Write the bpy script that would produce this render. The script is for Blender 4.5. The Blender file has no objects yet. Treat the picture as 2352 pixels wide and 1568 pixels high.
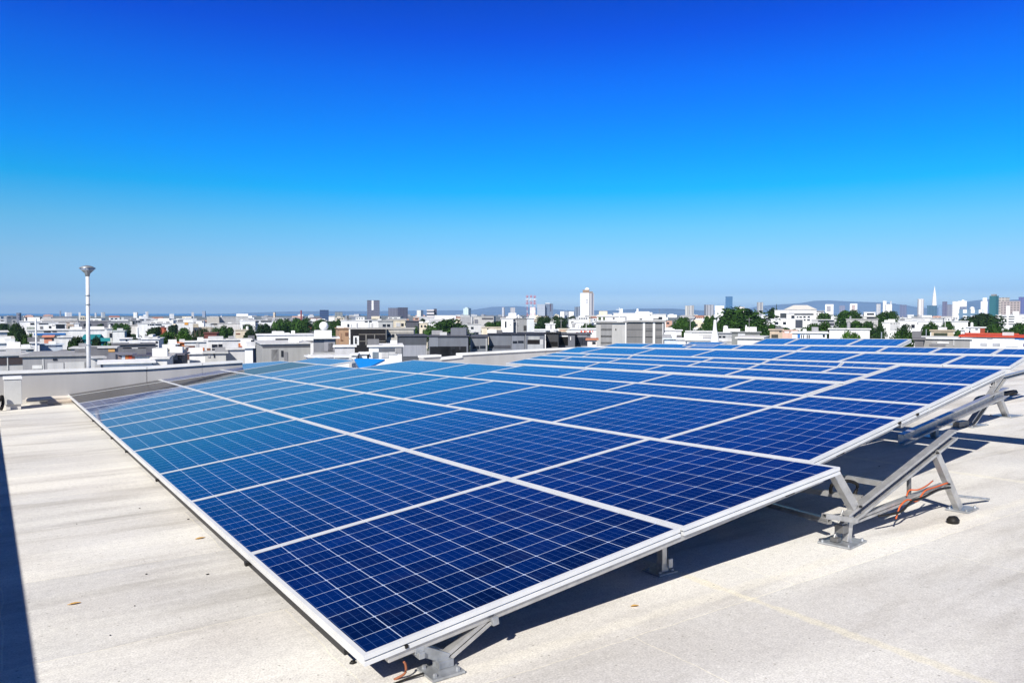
import bpy, bmesh, math, random
from mathutils import Vector, Matrix
R = math.radians
rnd = random.Random(7)
S = bpy.context.scene
COL = S.collection

# ------------------------------------------------------------------ camera
ZC = 14.0                                   # eye height over the streets
cam = bpy.data.cameras.new('camera'); cam.sensor_width = 36; cam.lens = 36*1740/2352
cam.clip_start = 0.05; cam.clip_end = 90000
co = bpy.data.objects.new('camera', cam); COL.objects.link(co)
PITCH = math.atan(65/1740)
co.location = (0, 0, ZC); co.rotation_euler = (R(90)-PITCH, 0, 0)
S.camera = co
# ------------------------------------------------------------------ sky and sun
SUN_EL, SUN_AZ = R(37), R(200)              # azimuth clockwise from +Y (view direction): behind and a little left
w = bpy.data.worlds.new('World'); S.world = w; w.use_nodes = True
nt = w.node_tree; nt.nodes.clear()
out = nt.nodes.new('ShaderNodeOutputWorld'); bg = nt.nodes.new('ShaderNodeBackground')
sky = nt.nodes.new('ShaderNodeTexSky'); sky.sky_type = 'NISHITA'; sky.sun_disc = False
sky.sun_elevation = SUN_EL; sky.sun_rotation = SUN_AZ
sky.air_density = 1.0; sky.dust_density = 0.6; sky.ozone_density = 3.0; sky.altitude = 50
tc = nt.nodes.new('ShaderNodeTexCoord'); sx = nt.nodes.new('ShaderNodeSeparateXYZ')
nt.links.new(tc.outputs['Generated'], sx.inputs[0])
ramp = nt.nodes.new('ShaderNodeValToRGB')   # deep polarised blue of the photograph, by elevation
mr = nt.nodes.new('ShaderNodeMapRange'); mr.inputs[1].default_value = 0; mr.inputs[2].default_value = 0.5
nt.links.new(sx.outputs[2], mr.inputs[0]); nt.links.new(mr.outputs[0], ramp.inputs[0])
SKY = [(0.0, (1, 1, 1))]
SKYRAMP = [(0.0, (.5, .5, .5)), (1.0, (.5, .5, .5))]
SKYRAMP = [(0.0, (0.8183, 1.0728, 1.5445)), (0.052, (0.3757, 0.5881, 1.0427)), (0.1329, (0.3603, 0.5811, 0.8518)), (0.2185, (0.2285, 0.6065, 0.8334)), (0.3134, (0.0125, 0.583, 0.9234)), (0.396, (0.0005, 0.5039, 1.0804)), (0.4864, (0.0005, 0.4126, 1.0947)), (0.5833, (0.0005, 0.32, 1.1162)), (0.6758, (0.0005, 0.2098, 1.0504)), (0.7638, (0.0005, 0.1671, 0.8822)), (1.0, (0.05, 0.09, 0.19))]

els = ramp.color_ramp.elements
els[0].position, els[0].color = SKYRAMP[0][0], (*SKYRAMP[0][1], 1)
els[1].position, els[1].color = SKYRAMP[-1][0], (*SKYRAMP[-1][1], 1)
for p_, c_ in SKYRAMP[1:-1]:
    e = els.new(p_); e.color = (*c_, 1)
mx = nt.nodes.new('ShaderNodeMix'); mx.data_type = 'RGBA'; mx.blend_type = 'MULTIPLY'; mx.inputs[0].default_value = 1
nt.links.new(sky.outputs[0], mx.inputs[6]); nt.links.new(ramp.outputs[0], mx.inputs[7])
bg.inputs[1].default_value = 0.12
nt.links.new(mx.outputs[2], bg.inputs[0]); nt.links.new(bg.outputs[0], out.inputs[0])
sl = bpy.data.lights.new('sun', 'SUN'); sl.energy = 5.0; sl.angle = R(.53); sl.color = (1, .95, .87)
so = bpy.data.objects.new('sun', sl); COL.objects.link(so)
to_sun = Vector((math.sin(SUN_AZ)*math.cos(SUN_EL), math.cos(SUN_AZ)*math.cos(SUN_EL), math.sin(SUN_EL)))
so.rotation_euler = to_sun.to_track_quat('Z', 'Y').to_euler(); so.location = (0, -5, 40)
S.view_settings.view_transform = 'Standard'; S.view_settings.look = 'None'
S.view_settings.exposure = 0.42; S.view_settings.gamma = 1
S.cycles.max_bounces = 6; S.cycles.diffuse_bounces = 3; S.cycles.glossy_bounces = 3

# ------------------------------------------------------------------ frames of reference
CAM = Vector((0, 0, ZC))
def ray(x, y):                               # direction through a point of the photo (2352 wide), forward = 1
    u, v = (x-1176)/1740, -(y-784)/1740
    c, s = math.cos(PITCH), math.sin(PITCH)
    return Vector((u, c+s*v, -s+c*v))
A = ray(0, 768).normalized()                 # along the rows of panels; the roof falls gently this way
B = ray(3761, 330).normalized()              # up the slope of the panels
BH = Vector((B.x, B.y, 0)).normalized()
BH = (BH - A*BH.dot(A)).normalized()
NR = BH.cross(A).normalized()
B = (B - A*B.dot(A)).normalized()
NP = B.cross(A).normalized()
EYE = 1.6
RO = CAM - NR*(EYE*NR.z)
def frame(o, x, y, z): return Matrix(((x.x, y.x, z.x, o.x), (x.y, y.y, z.y, o.y), (x.z, y.z, z.z, o.z), (0, 0, 0, 1)))
MR = frame(RO, BH, A, NR)                     # roof frame: (b, a, c)
KB, KA, KC = 1.28646, 3.1037, .17             # nearest corner of the panels
MP = frame(MR @ Vector((KB, KA, KC)), B, A, NP)   # panel frame: (b, a, c)

# ------------------------------------------------------------------ helpers
class MB:
    def __init__(s): s.v = []; s.f = []; s.uv = {}
    def add(s, vs, fs):
        n = len(s.v); s.v += [tuple(v) for v in vs]; s.f += [tuple(i+n for i in f) for f in fs]; return s
    def box(s, x0, x1, y0, y1, z0, z1):
        v = [(x0,y0,z0),(x1,y0,z0),(x1,y1,z0),(x0,y1,z0),(x0,y0,z1),(x1,y0,z1),(x1,y1,z1),(x0,y1,z1)]
        return s.add(v, [(3,2,1,0),(4,5,6,7),(0,1,5,4),(1,2,6,5),(2,3,7,6),(3,0,4,7)])
    def bar(s, p, q, w, h, up=(0,0,1)):
        p, q = Vector(p), Vector(q); d = (q-p).normalized(); up = Vector(up)
        if abs(d.dot(up)) > .98: up = Vector((1,0,0))
        x = d.cross(up).normalized()*(w/2); y = x.cross(d).normalized()*(h/2)
        v = [p-x-y, p+x-y, p+x+y, p-x+y, q-x-y, q+x-y, q+x+y, q-x+y]
        return s.add(v, [(0,1,2,3),(7,6,5,4),(0,4,5,1),(1,5,6,2),(2,6,7,3),(3,7,4,0)])
    def channel(s, p, q, w, h, t=.006, up=(0,0,1)):      # a U section open to the +x side
        p, q = Vector(p), Vector(q); d = (q-p).normalized(); up = Vector(up)
        if abs(d.dot(up)) > .98: up = Vector((1,0,0))
        x = d.cross(up).normalized(); y = x.cross(d).normalized()
        s.bar(p-x*(w/2-t/2), q-x*(w/2-t/2), t, h, up)
        s.bar(p+y*(h/2-t/2)+x*t/2, q+y*(h/2-t/2)+x*t/2, w-t, t, up); s.bar(p-y*(h/2-t/2)+x*t/2, q-y*(h/2-t/2)+x*t/2, w-t, t, up)
        e = w*.22
        s.bar(p+y*(h/2-.012)+x*(w/2-t/2), q+y*(h/2-.012)+x*(w/2-t/2), t, .014, up)
        s.bar(p-y*(h/2-.012)+x*(w/2-t/2), q-y*(h/2-.012)+x*(w/2-t/2), t, .014, up)
        return s
    def tube(s, pts, r, n=8, caps=True):
        pts = [Vector(p) for p in pts]; rs = r if isinstance(r, (list, tuple)) else [r]*len(pts)
        rings = []
        for i, p in enumerate(pts):
            d = (pts[min(i+1, len(pts)-1)] - pts[max(i-1, 0)]).normalized()
            u = Vector((0,0,1)) if abs(d.z) < .95 else Vector((1,0,0))
            x = d.cross(u).normalized(); y = d.cross(x).normalized()
            rings.append([p + (x*math.cos(k*2*math.pi/n) + y*math.sin(k*2*math.pi/n))*rs[i] for k in range(n)])
        v = [q for r_ in rings for q in r_]; f = []
        for i in range(len(pts)-1):
            for k in range(n): f.append((i*n+k, i*n+(k+1)%n, (i+1)*n+(k+1)%n, (i+1)*n+k))
        if caps: f += [tuple(range(n))[::-1], tuple((len(pts)-1)*n+k for k in range(n))]
        return s.add(v, f)
    def lathe(s, prof, cx=0, cy=0, n=20):
        v = [(cx+r*math.cos(k*2*math.pi/n), cy+r*math.sin(k*2*math.pi/n), z) for r, z in prof for k in range(n)]
        f = [(i*n+k, i*n+(k+1)%n, (i+1)*n+(k+1)%n, (i+1)*n+k) for i in range(len(prof)-1) for k in range(n)]
        f += [tuple(range(n))[::-1], tuple((len(prof)-1)*n+k for k in range(n))]
        return s.add(v, f)
    def ext(s, poly, z0, z1):                              # polygon in xy pulled up
        n = len(poly); v = [(x, y, z0) for x, y in poly] + [(x, y, z1) for x, y in poly]
        return s.add(v, [tuple(range(n))[::-1], tuple(range(n, 2*n))] + [(i, (i+1) % n, n+(i+1) % n, n+i) for i in range(n)])
    def build(s, name, mat, parent=None, mw=None, bevel=0, smooth=False):
        me = bpy.data.meshes.new(name); me.from_pydata(s.v, [], s.f); me.update()
        if bevel or True:
            bm = bmesh.new(); bm.from_mesh(me)
            bmesh.ops.recalc_face_normals(bm, faces=bm.faces)
            if bevel:
                ed = [e for e in bm.edges if len(e.link_faces) == 2 and e.calc_face_angle(0) > .6]
                bmesh.ops.bevel(bm, geom=ed, offset=bevel, segments=2, affect='EDGES', profile=.5)
            bm.to_mesh(me); bm.free()
        if smooth:
            for p in me.polygons: p.use_smooth = True
        me.materials.append(mat)
        o = bpy.data.objects.new(name, me); COL.objects.link(o)
        if parent: o.parent = parent
        if mw is not None: o.matrix_world = mw
        return o
def tag(o, label, cat, group=None):
    o['label'] = label; o['category'] = cat
    if group: o['group'] = group
    return o
def thing(name, label, cat, mw, group=None):
    o = bpy.data.objects.new(name, None); COL.objects.link(o); o.matrix_world = mw; o.empty_display_size = .2
    return tag(o, label, cat, group)
def struct(o): o['kind'] = 'structure'; return o

# ------------------------------------------------------------------ materials
MATS = {}
def newmat(name):
    m = bpy.data.materials.new(name); m.use_nodes = True
    return m, m.node_tree.nodes, m.node_tree.links, m.node_tree.nodes['Principled BSDF']
def noise(N, L, vec, scale, detail=3, rough=.55):
    n = N.new('ShaderNodeTexNoise'); n.inputs['Scale'].default_value = scale; n.inputs['Detail'].default_value = detail
    n.inputs['Roughness'].default_value = rough
    if vec is not None: L.new(vec, n.inputs['Vector'])
    return n.outputs['Fac']
def mapr(N, L, v, a, b, c, d):
    m = N.new('ShaderNodeMapRange'); L.new(v, m.inputs[0])
    for i, q in enumerate((a, b, c, d)): m.inputs[i+1].default_value = q
    return m.outputs[0]
def mixc(N, L, f, a, b, mode='MIX'):
    m = N.new('ShaderNodeMix'); m.data_type = 'RGBA'; m.blend_type = mode
    for s_, v in ((0, f), (6, a), (7, b)):
        if hasattr(v, 'links'): L.new(v, m.inputs[s_])
        elif isinstance(v, (int, float)): m.inputs[s_].default_value = v
        else: m.inputs[s_].default_value = (*v, 1)
    return m.outputs[2]
def math_(N, L, op, a, b=0.0, c=None):
    m = N.new('ShaderNodeMath'); m.operation = op
    for i, v in enumerate((a, b, c)):
        if v is None: continue
        if hasattr(v, 'links'): L.new(v, m.inputs[i])
        else: m.inputs[i].default_value = v
    return m.outputs[0]
def plain(name, col, rough=.7, metal=0, var=.12, scale=2.0, spec=.3, bump=0, bscale=30):
    key = (name, col)
    if key in MATS: return MATS[key]
    m, N, L, P = newmat(name)
    t = N.new('ShaderNodeTexCoord').outputs['Object']
    f = noise(N, L, t, scale, 4)
    g = noise(N, L, t, scale*9, 3)
    k = math_(N, L, 'ADD', mapr(N, L, f, .3, .7, 1-var, 1+var*.6), mapr(N, L, g, .3, .7, -var*.3, var*.3))
    L.new(mixc(N, L, 1.0, col, k, 'MULTIPLY'), P.inputs['Base Color'])
    P.inputs['Roughness'].default_value = rough; P.inputs['Metallic'].default_value = metal
    P.inputs['Specular IOR Level'].default_value = spec
    if bump:
        b = N.new('ShaderNodeBump'); b.inputs['Strength'].default_value = bump; b.inputs['Distance'].default_value = .01
        L.new(noise(N, L, t, bscale, 4), b.inputs['Height']); L.new(b.outputs[0], P.inputs['Normal'])
    MATS[key] = m; return m
def wall_mat(col):                                        # weathered render: soft streaks and dirt
    key = ('wall', col)
    if key in MATS: return MATS[key]
    m, N, L, P = newmat('rendered_wall')
    t = N.new('ShaderNodeTexCoord').outputs['Object']
    mp = N.new('ShaderNodeMapping'); mp.inputs['Scale'].default_value = (1.2, 1.2, .12); L.new(t, mp.inputs[0])
    f = mapr(N, L, noise(N, L, mp.outputs[0], 1.3, 4), .35, .7, .86, 1.05)
    g = mapr(N, L, noise(N, L, t, .35, 3), .3, .7, .9, 1.04)
    L.new(mixc(N, L, 1.0, col, math_(N, L, 'MULTIPLY', f, g), 'MULTIPLY'), P.inputs['Base Color'])
    P.inputs['Roughness'].default_value = .85; P.inputs['Specular IOR Level'].default_value = .2
    MATS[key] = m; return m
def tower_mat(col, win, sx, sz, fx=.6, fz=.55):           # a facade of many small windows, grid on the wall's own coordinates
    key = ('tower', col, win, sx, sz, fx, fz)
    if key in MATS: return MATS[key]
    m, N, L, P = newmat('tower_facade')
    t = N.new('ShaderNodeTexCoord').outputs['Object']; s_ = N.new('ShaderNodeSeparateXYZ'); L.new(t, s_.inputs[0])
    h = math_(N, L, 'ADD', s_.outputs[0], s_.outputs[1])
    fu = math_(N, L, 'LESS_THAN', math_(N, L, 'FRACT', math_(N, L, 'DIVIDE', h, sx)), fx)
    fv = math_(N, L, 'LESS_THAN', math_(N, L, 'FRACT', math_(N, L, 'DIVIDE', s_.outputs[2], sz)), fz)
    k = math_(N, L, 'MULTIPLY', fu, fv)
    L.new(mixc(N, L, k, col, win), P.inputs['Base Color'])
    P.inputs['Roughness'].default_value = .6; P.inputs['Specular IOR Level'].default_value = .25
    MATS[key] = m; return m
def glass_mat(name, brown_refl=False):
    m, N, L, P = newmat(name)
    uv = N.new('ShaderNodeUVMap').outputs[0]; s_ = N.new('ShaderNodeSeparateXYZ'); L.new(uv, s_.inputs[0])
    u, v = s_.outputs[0], s_.outputs[1]
    def dist(x, k=1.0, off=0.0):                          # distance to the nearest line x*k = integer, in cells
        f = math_(N, L, 'FRACT', math_(N, L, 'ADD', math_(N, L, 'MULTIPLY', x, k), off+.5))
        return math_(N, L, 'DIVIDE', math_(N, L, 'ABSOLUTE', math_(N, L, 'SUBTRACT', f, .5)), k)
    du, dv = dist(u), dist(v)
    thick = math_(N, L, 'MAXIMUM', math_(N, L, 'LESS_THAN', du, .0125), math_(N, L, 'LESS_THAN', dv, .0115))
    dot = math_(N, L, 'LESS_THAN', math_(N, L, 'ADD', du, dv), .062)
    thick = math_(N, L, 'MAXIMUM', thick, dot)
    bus = math_(N, L, 'MULTIPLY', math_(N, L, 'LESS_THAN', dist(v, 4.0, .5), .0065), .55)
    bus2 = math_(N, L, 'MULTIPLY', math_(N, L, 'LESS_THAN', dist(u, 2.0), .006), .32)
    thin = math_(N, L, 'MAXIMUM', bus, bus2)
    cell = N.new('ShaderNodeCombineXYZ')
    L.new(math_(N, L, 'FLOOR', u), cell.inputs[0]); L.new(math_(N, L, 'FLOOR', v), cell.inputs[1])
    oi = N.new('ShaderNodeObjectInfo'); L.new(math_(N, L, 'MULTIPLY', oi.outputs['Random'], 50), cell.inputs[2])
    wn = N.new('ShaderNodeTexWhiteNoise'); wn.noise_dimensions = '3D'; L.new(cell.outputs[0], wn.inputs['Vector'])
    tone = mapr(N, L, wn.outputs['Value'], 0, 1, .62, 1.42)
    # crystal flecks stretched along the cell
    mp = N.new('ShaderNodeMapping'); mp.inputs['Scale'].default_value = (22, 3, 1); L.new(uv, mp.inputs[0])
    tone = math_(N, L, 'MULTIPLY', tone, mapr(N, L, noise(N, L, mp.outputs[0], 1.0, 2), .3, .7, .85, 1.15))
    base = (.032, .026, .019) if brown_refl else (.0003, .0080, .052)  # brown base paints a reflection into the far-left cells
    c = mixc(N, L, 1.0, base, tone, 'MULTIPLY')
    c = mixc(N, L, thin, c, (.07, .15, .34))
    c = mixc(N, L, math_(N, L, 'MULTIPLY', thick, .15 if brown_refl else 1.0), c, (.46, .54, .68))
    du_ = noise(N, L, uv, .55, 5, .65)
    c = mixc(N, L, mapr(N, L, du_, .5, .8, 0, .03), c, (.30, .29, .27))
    P.inputs['Roughness'].default_value = .06
    L.new(c, P.inputs['Base Color'])
    dust = noise(N, L, uv, 1.7, 4)
    L.new(mapr(N, L, dust, .3, .75, .04, .11), P.inputs['Roughness'])
    P.inputs['IOR'].default_value = 1.06 if brown_refl else 1.30; P.inputs['Specular IOR Level'].default_value = .5
    if not brown_refl:                                        # blue-tinted sheen imitates a pale sky reflection at grazing angles
        P.inputs['Sheen Weight'].default_value = .75; P.inputs['Sheen Roughness'].default_value = .16
        P.inputs['Sheen Tint'].default_value = (.44, .56, 1, 1)
    return m
def metal_mat(name, col, rough, var=.15):
    m, N, L, P = newmat(name)
    t = N.new('ShaderNodeTexCoord').outputs['Object']
    f = noise(N, L, t, 14, 4)
    L.new(mixc(N, L, 1.0, col, mapr(N, L, f, .3, .7, 1-var, 1+var*.5), 'MULTIPLY'), P.inputs['Base Color'])
    L.new(mapr(N, L, noise(N, L, t, 40, 3), .3, .7, rough*.8, rough*1.25), P.inputs['Roughness'])
    P.inputs['Metallic'].default_value = .55
    return m
M_GLASS = glass_mat('solar_cells'); M_BROWN_REFL = glass_mat('solar_cells_brown_reflection', True)
M_FRAME = plain('white_anodised_frame', (.64, .65, .65), .42, 0, .08, 6, .5)
M_ALU = metal_mat('aluminium_rail', (.50, .50, .495), .36, .22)
M_GALV = metal_mat('galvanised_steel', (.42, .44, .46), .40, .35)
M_BLACK = plain('black_rubber', (.014, .013, .012), .6)
M_DARKMETAL = metal_mat('dark_bolt_steel', (.2, .2, .2), .5)  # darker grey steel for blocks, posts and clamps
M_ORANGE = plain('orange_cable', (.55, .11, .03), .5)
M_WHITE = plain('white_paint', (.80, .80, .78), .6)
M_ROOFCAP = wall_mat((.80, .80, .78))
M_WIN = plain('window_glass', (.018, .022, .03), .12, 0, .3, .5, .5)

def roof_mat():
    m, N, L, P = newmat('coated_concrete_roof')
    t = N.new('ShaderNodeTexCoord').outputs['Object']
    s_ = N.new('ShaderNodeSeparateXYZ'); L.new(t, s_.inputs[0])
    c = mixc(N, L, mapr(N, L, noise(N, L, t, .45, 5), .38, .62, 0, 1), (.64, .615, .575), (.76, .745, .71))
    mp = N.new('ShaderNodeMapping'); mp.inputs['Scale'].default_value = (.35, 2.1, 1); L.new(t, mp.inputs[0])   # stains run with the fall of the roof boards
    st = noise(N, L, mp.outputs[0], 1.4, 5, .6)
    c = mixc(N, L, mapr(N, L, st, .50, .68, 0, .75), c, (.50, .475, .43))
    mp2 = N.new('ShaderNodeMapping'); mp2.inputs['Scale'].default_value = (.25, 1.2, 1); mp2.inputs['Location'].default_value = (4, 9, 0); L.new(t, mp2.inputs[0])
    c = mixc(N, L, mapr(N, L, noise(N, L, mp2.outputs[0], 1.1, 4), .48, .62, 0, .8), c, (.84, .82, .76))
    def band(x, at, wd, amt, col, c):
        d = math_(N, L, 'ABSOLUTE', math_(N, L, 'SUBTRACT', x, at))
        d = math_(N, L, 'ADD', d, mapr(N, L, noise(N, L, t, 6, 4), .3, .7, -.02, .02))
        return mixc(N, L, mapr(N, L, d, wd*.5, wd*1.3, amt, 0), c, col)
    c = band(s_.outputs[0], 3.6, .035, .55, (.86, .80, .62), c)
    c = band(s_.outputs[1], 3.03, .05, .35, (.86, .82, .70), c)
    c = band(s_.outputs[0], 8.4, .06, .45, (.86, .82, .68), c)
    for yy in (5.6, 7.3, 9.4, 12.0): c = band(s_.outputs[1], yy, .02, .22, (.84, .81, .74), c)
    bk = N.new('ShaderNodeTexBrick'); bk.inputs['Scale'].default_value = 1.0; bk.inputs['Brick Width'].default_value = 2.7; bk.inputs['Row Height'].default_value = 1.45
    bk.inputs['Mortar Size'].default_value = .006; bk.inputs['Mortar Smooth'].default_value = .6; bk.inputs['Bias'].default_value = 0; bk.offset = .5
    bk.inputs['Color1'].default_value = (.90, .90, .905, 1); bk.inputs['Color2'].default_value = (1.06, 1.05, 1.03, 1); bk.inputs['Mortar'].default_value = (1.12, 1.10, 1.02, 1)
    wv = N.new('ShaderNodeVectorMath'); wv.operation = 'ADD'; L.new(t, wv.inputs[0])
    wob = N.new('ShaderNodeTexNoise'); wob.inputs['Scale'].default_value = 3.0; L.new(t, wob.inputs['Vector'])
    ws = N.new('ShaderNodeVectorMath'); ws.operation = 'SCALE'; ws.inputs['Scale'].default_value = .05; L.new(wob.outputs['Color'], ws.inputs[0]); L.new(ws.outputs[0], wv.inputs[1]); L.new(wv.outputs[0], bk.inputs['Vector'])
    c = mixc(N, L, 1.0, c, bk.outputs['Color'], 'MULTIPLY')
    fine = noise(N, L, t, 95, 3, .7)
    c = mixc(N, L, 1.0, c, math_(N, L, 'MULTIPLY', mapr(N, L, fine, .3, .7, .74, 1.20), mapr(N, L, noise(N, L, t, 22, 4, .65), .3, .7, .90, 1.08)), 'MULTIPLY')
    c = mixc(N, L, mapr(N, L, noise(N, L, t, .22, 3), .5, .56, 0, .35), c, mixc(N, L, 1.0, c, (.80, .82, .86), 'MULTIPLY'))
    sp = N.new('ShaderNodeTexVoronoi'); sp.inputs['Scale'].default_value = 26; L.new(t, sp.inputs['Vector'])
    spk = N.new('ShaderNodeSeparateColor'); L.new(sp.outputs['Color'], spk.inputs[0])
    k = math_(N, L, 'MULTIPLY', math_(N, L, 'LESS_THAN', sp.outputs['Distance'], .16), math_(N, L, 'GREATER_THAN', spk.outputs[0], .86))
    c = mixc(N, L, math_(N, L, 'MULTIPLY', k, .55), c, (.20, .18, .15))
    L.new(c, P.inputs['Base Color']); P.inputs['Roughness'].default_value = .9; P.inputs['Specular IOR Level'].default_value = .15
    b = N.new('ShaderNodeBump'); b.inputs['Strength'].default_value = .35; b.inputs['Distance'].default_value = .004
    L.new(fine, b.inputs['Height']); L.new(b.outputs[0], P.inputs['Normal'])
    return m
# ------------------------------------------------------------------ ground, sea, hills
gm, N, L, P = newmat('city_ground')
t = N.new('ShaderNodeTexCoord').outputs['Object']
c = mixc(N, L, mapr(N, L, noise(N, L, t, .012, 5), .42, .58, 0, 1), (.16, .155, .15), (.06, .085, .035))
c = mixc(N, L, mapr(N, L, noise(N, L, t, .05, 3), .5, .62, 0, .7), c, (.34, .33, .31))
L.new(c, P.inputs['Base Color']); P.inputs['Roughness'].default_value = .95
g = MB(); g.add([(-16000, -3000, 0), (16000, -3000, 0), (16000, 16000, 0), (-16000, 16000, 0)], [(0, 1, 2, 3)])
struct(g.build('ground', gm))
sm, N, L, P = newmat('sea_water')
P.inputs['Base Color'].default_value = (.012, .10, .24, 1); P.inputs['Roughness'].default_value = .35; P.inputs['IOR'].default_value = 1.33
t = N.new('ShaderNodeTexCoord').outputs['Object']
L.new(mixc(N, L, mapr(N, L, noise(N, L, t, .0012, 4), .4, .6, 0, 1), (.010, .12, .30), (.018, .18, .40)), P.inputs['Base Color'])
s_ = MB(); s_.add([(-15990, 3300, .5), (-1200, 3900, .5), (700, 6500, .5), (3000, 9500, .5), (12000, 9500, .5), (12000, 15990, .5), (-15990, 15990, .5)], [(0, 1, 2, 3, 4, 5, 6)])
struct(s_.build('sea', sm))
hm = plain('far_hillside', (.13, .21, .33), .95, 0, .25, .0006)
def hill(pts, d, dep, name='hills'):
    """pts: (photo x, photo y) crest points in source pixels; a ridge with a real slope in front and behind"""
    m = MB(); n = len(pts); v = []
    for x, y in pts:
        r = ray(x*.9423, y*.9423); p = CAM + r*(d/r.y); q = p*1
        v += [(p.x, p.y-dep, 0), (p.x*1.0, p.y-dep*.45, max(p.z, 1)*.55), (p.x, p.y, max(p.z, 1)), (p.x, p.y+dep, 0)]
    f = [(i*4+k, (i+1)*4+k, (i+1)*4+k+1, i*4+k+1) for i in range(n-1) for k in range(3)]
    m.add(v, f); return struct(m.build(name, hm, smooth=True))
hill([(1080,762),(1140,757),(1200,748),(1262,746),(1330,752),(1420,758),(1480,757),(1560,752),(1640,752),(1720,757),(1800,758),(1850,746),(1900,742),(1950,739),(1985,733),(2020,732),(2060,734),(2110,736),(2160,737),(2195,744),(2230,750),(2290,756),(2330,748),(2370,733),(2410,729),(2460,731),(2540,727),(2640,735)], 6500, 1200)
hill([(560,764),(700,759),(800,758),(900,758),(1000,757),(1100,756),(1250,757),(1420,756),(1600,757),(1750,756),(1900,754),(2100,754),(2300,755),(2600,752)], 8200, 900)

# ------------------------------------------------------------------ the roof and its parapets
rm = roof_mat()
r_ = MB(); r_.ext([(-1.45, -8), (34, -8), (34, 20.9), (-1.45, 20.9)], -.5, 0)
struct(r_.build('rooftop', rm, mw=MR))
b_ = MB(); b_.ext([(-1.3, -7.9), (33.9, -7.9), (33.9, 20.75), (-1.3, 20.75)], -13.2, -.504)
tag(b_.build('host_building', wall_mat((.55, .54, .52)), mw=MR), 'concrete building whose flat roof carries the solar panels', 'building')
par = thing('parapet_wall', 'pale concrete parapet wall along the far edge of the roof behind the panels', 'wall', MR)
prof = [(-1.45,.77),(.5,.765),(3.0,.755),(4.3,.80),(5.3,.83),(5.32,.42),(10.65,.42),(10.67,.79),(11.25,.80),(11.27,.70),(12.0,.745),(12.02,.82),(15.3,.875),(18.5,.9)]
p_ = MB(); c_ = MB(); pm = wall_mat((.43, .42, .41))
for (b0, c0), (b1, c1) in zip(prof, prof[1:]):
    if b1-b0 < .1: continue
    b0 -= .021*(b0 > 1)
    for mb, lo0, lo1, up0, up1, a0, a1 in ((p_, 0, 0, c0-.06, c1-.06, 20.6, 20.9), (c_, c0-.06, c1-.06, c0, c1, 20.55, 20.95)):
        v = [(b0,a0,lo0),(b1,a0,lo1),(b1,a1,lo1),(b0,a1,lo0),(b0,a0,up0),(b1,a0,up1),(b1,a1,up1),(b0,a1,up0)]
        mb.add(v, [(3,2,1,0),(4,5,6,7),(0,1,5,4),(1,2,6,5),(2,3,7,6),(3,0,4,7)])
p_.build('wall_face', pm, par); c_.build('coping', M_ROOFCAP, par)
k_ = MB(); k_.box(.36, 5, 20.38, 20.6, 0, .10); k_.build('base_kerb', wall_mat((.6, .58, .54)), par)
sp_ = thing('parapet_wall', 'tall side parapet just outside the picture throwing the dark shadow strip on the left', 'wall', MR)
def slope_wall(x0, x1, y0, y1, lo0, lo1, h0, h1):
    v = [(x0,y0,lo0),(x1,y0,lo0),(x1,y1,lo1),(x0,y1,lo1),(x0,y0,h0),(x1,y0,h0),(x1,y1,h1),(x0,y1,h1)]
    return MB().add(v, [(3,2,1,0),(4,5,6,7),(0,1,5,4),(1,2,6,5),(2,3,7,6),(3,0,4,7)])
slope_wall(-1.45, -1.15, -7.9, 20.54, .004, .004, 1.175, .84).build('wall_face', pm, sp_)
slope_wall(-1.5, -1.1, -7.9, 20.53, 1.179, .844, 1.237, .905).build('coping', M_ROOFCAP, sp_)

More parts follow.
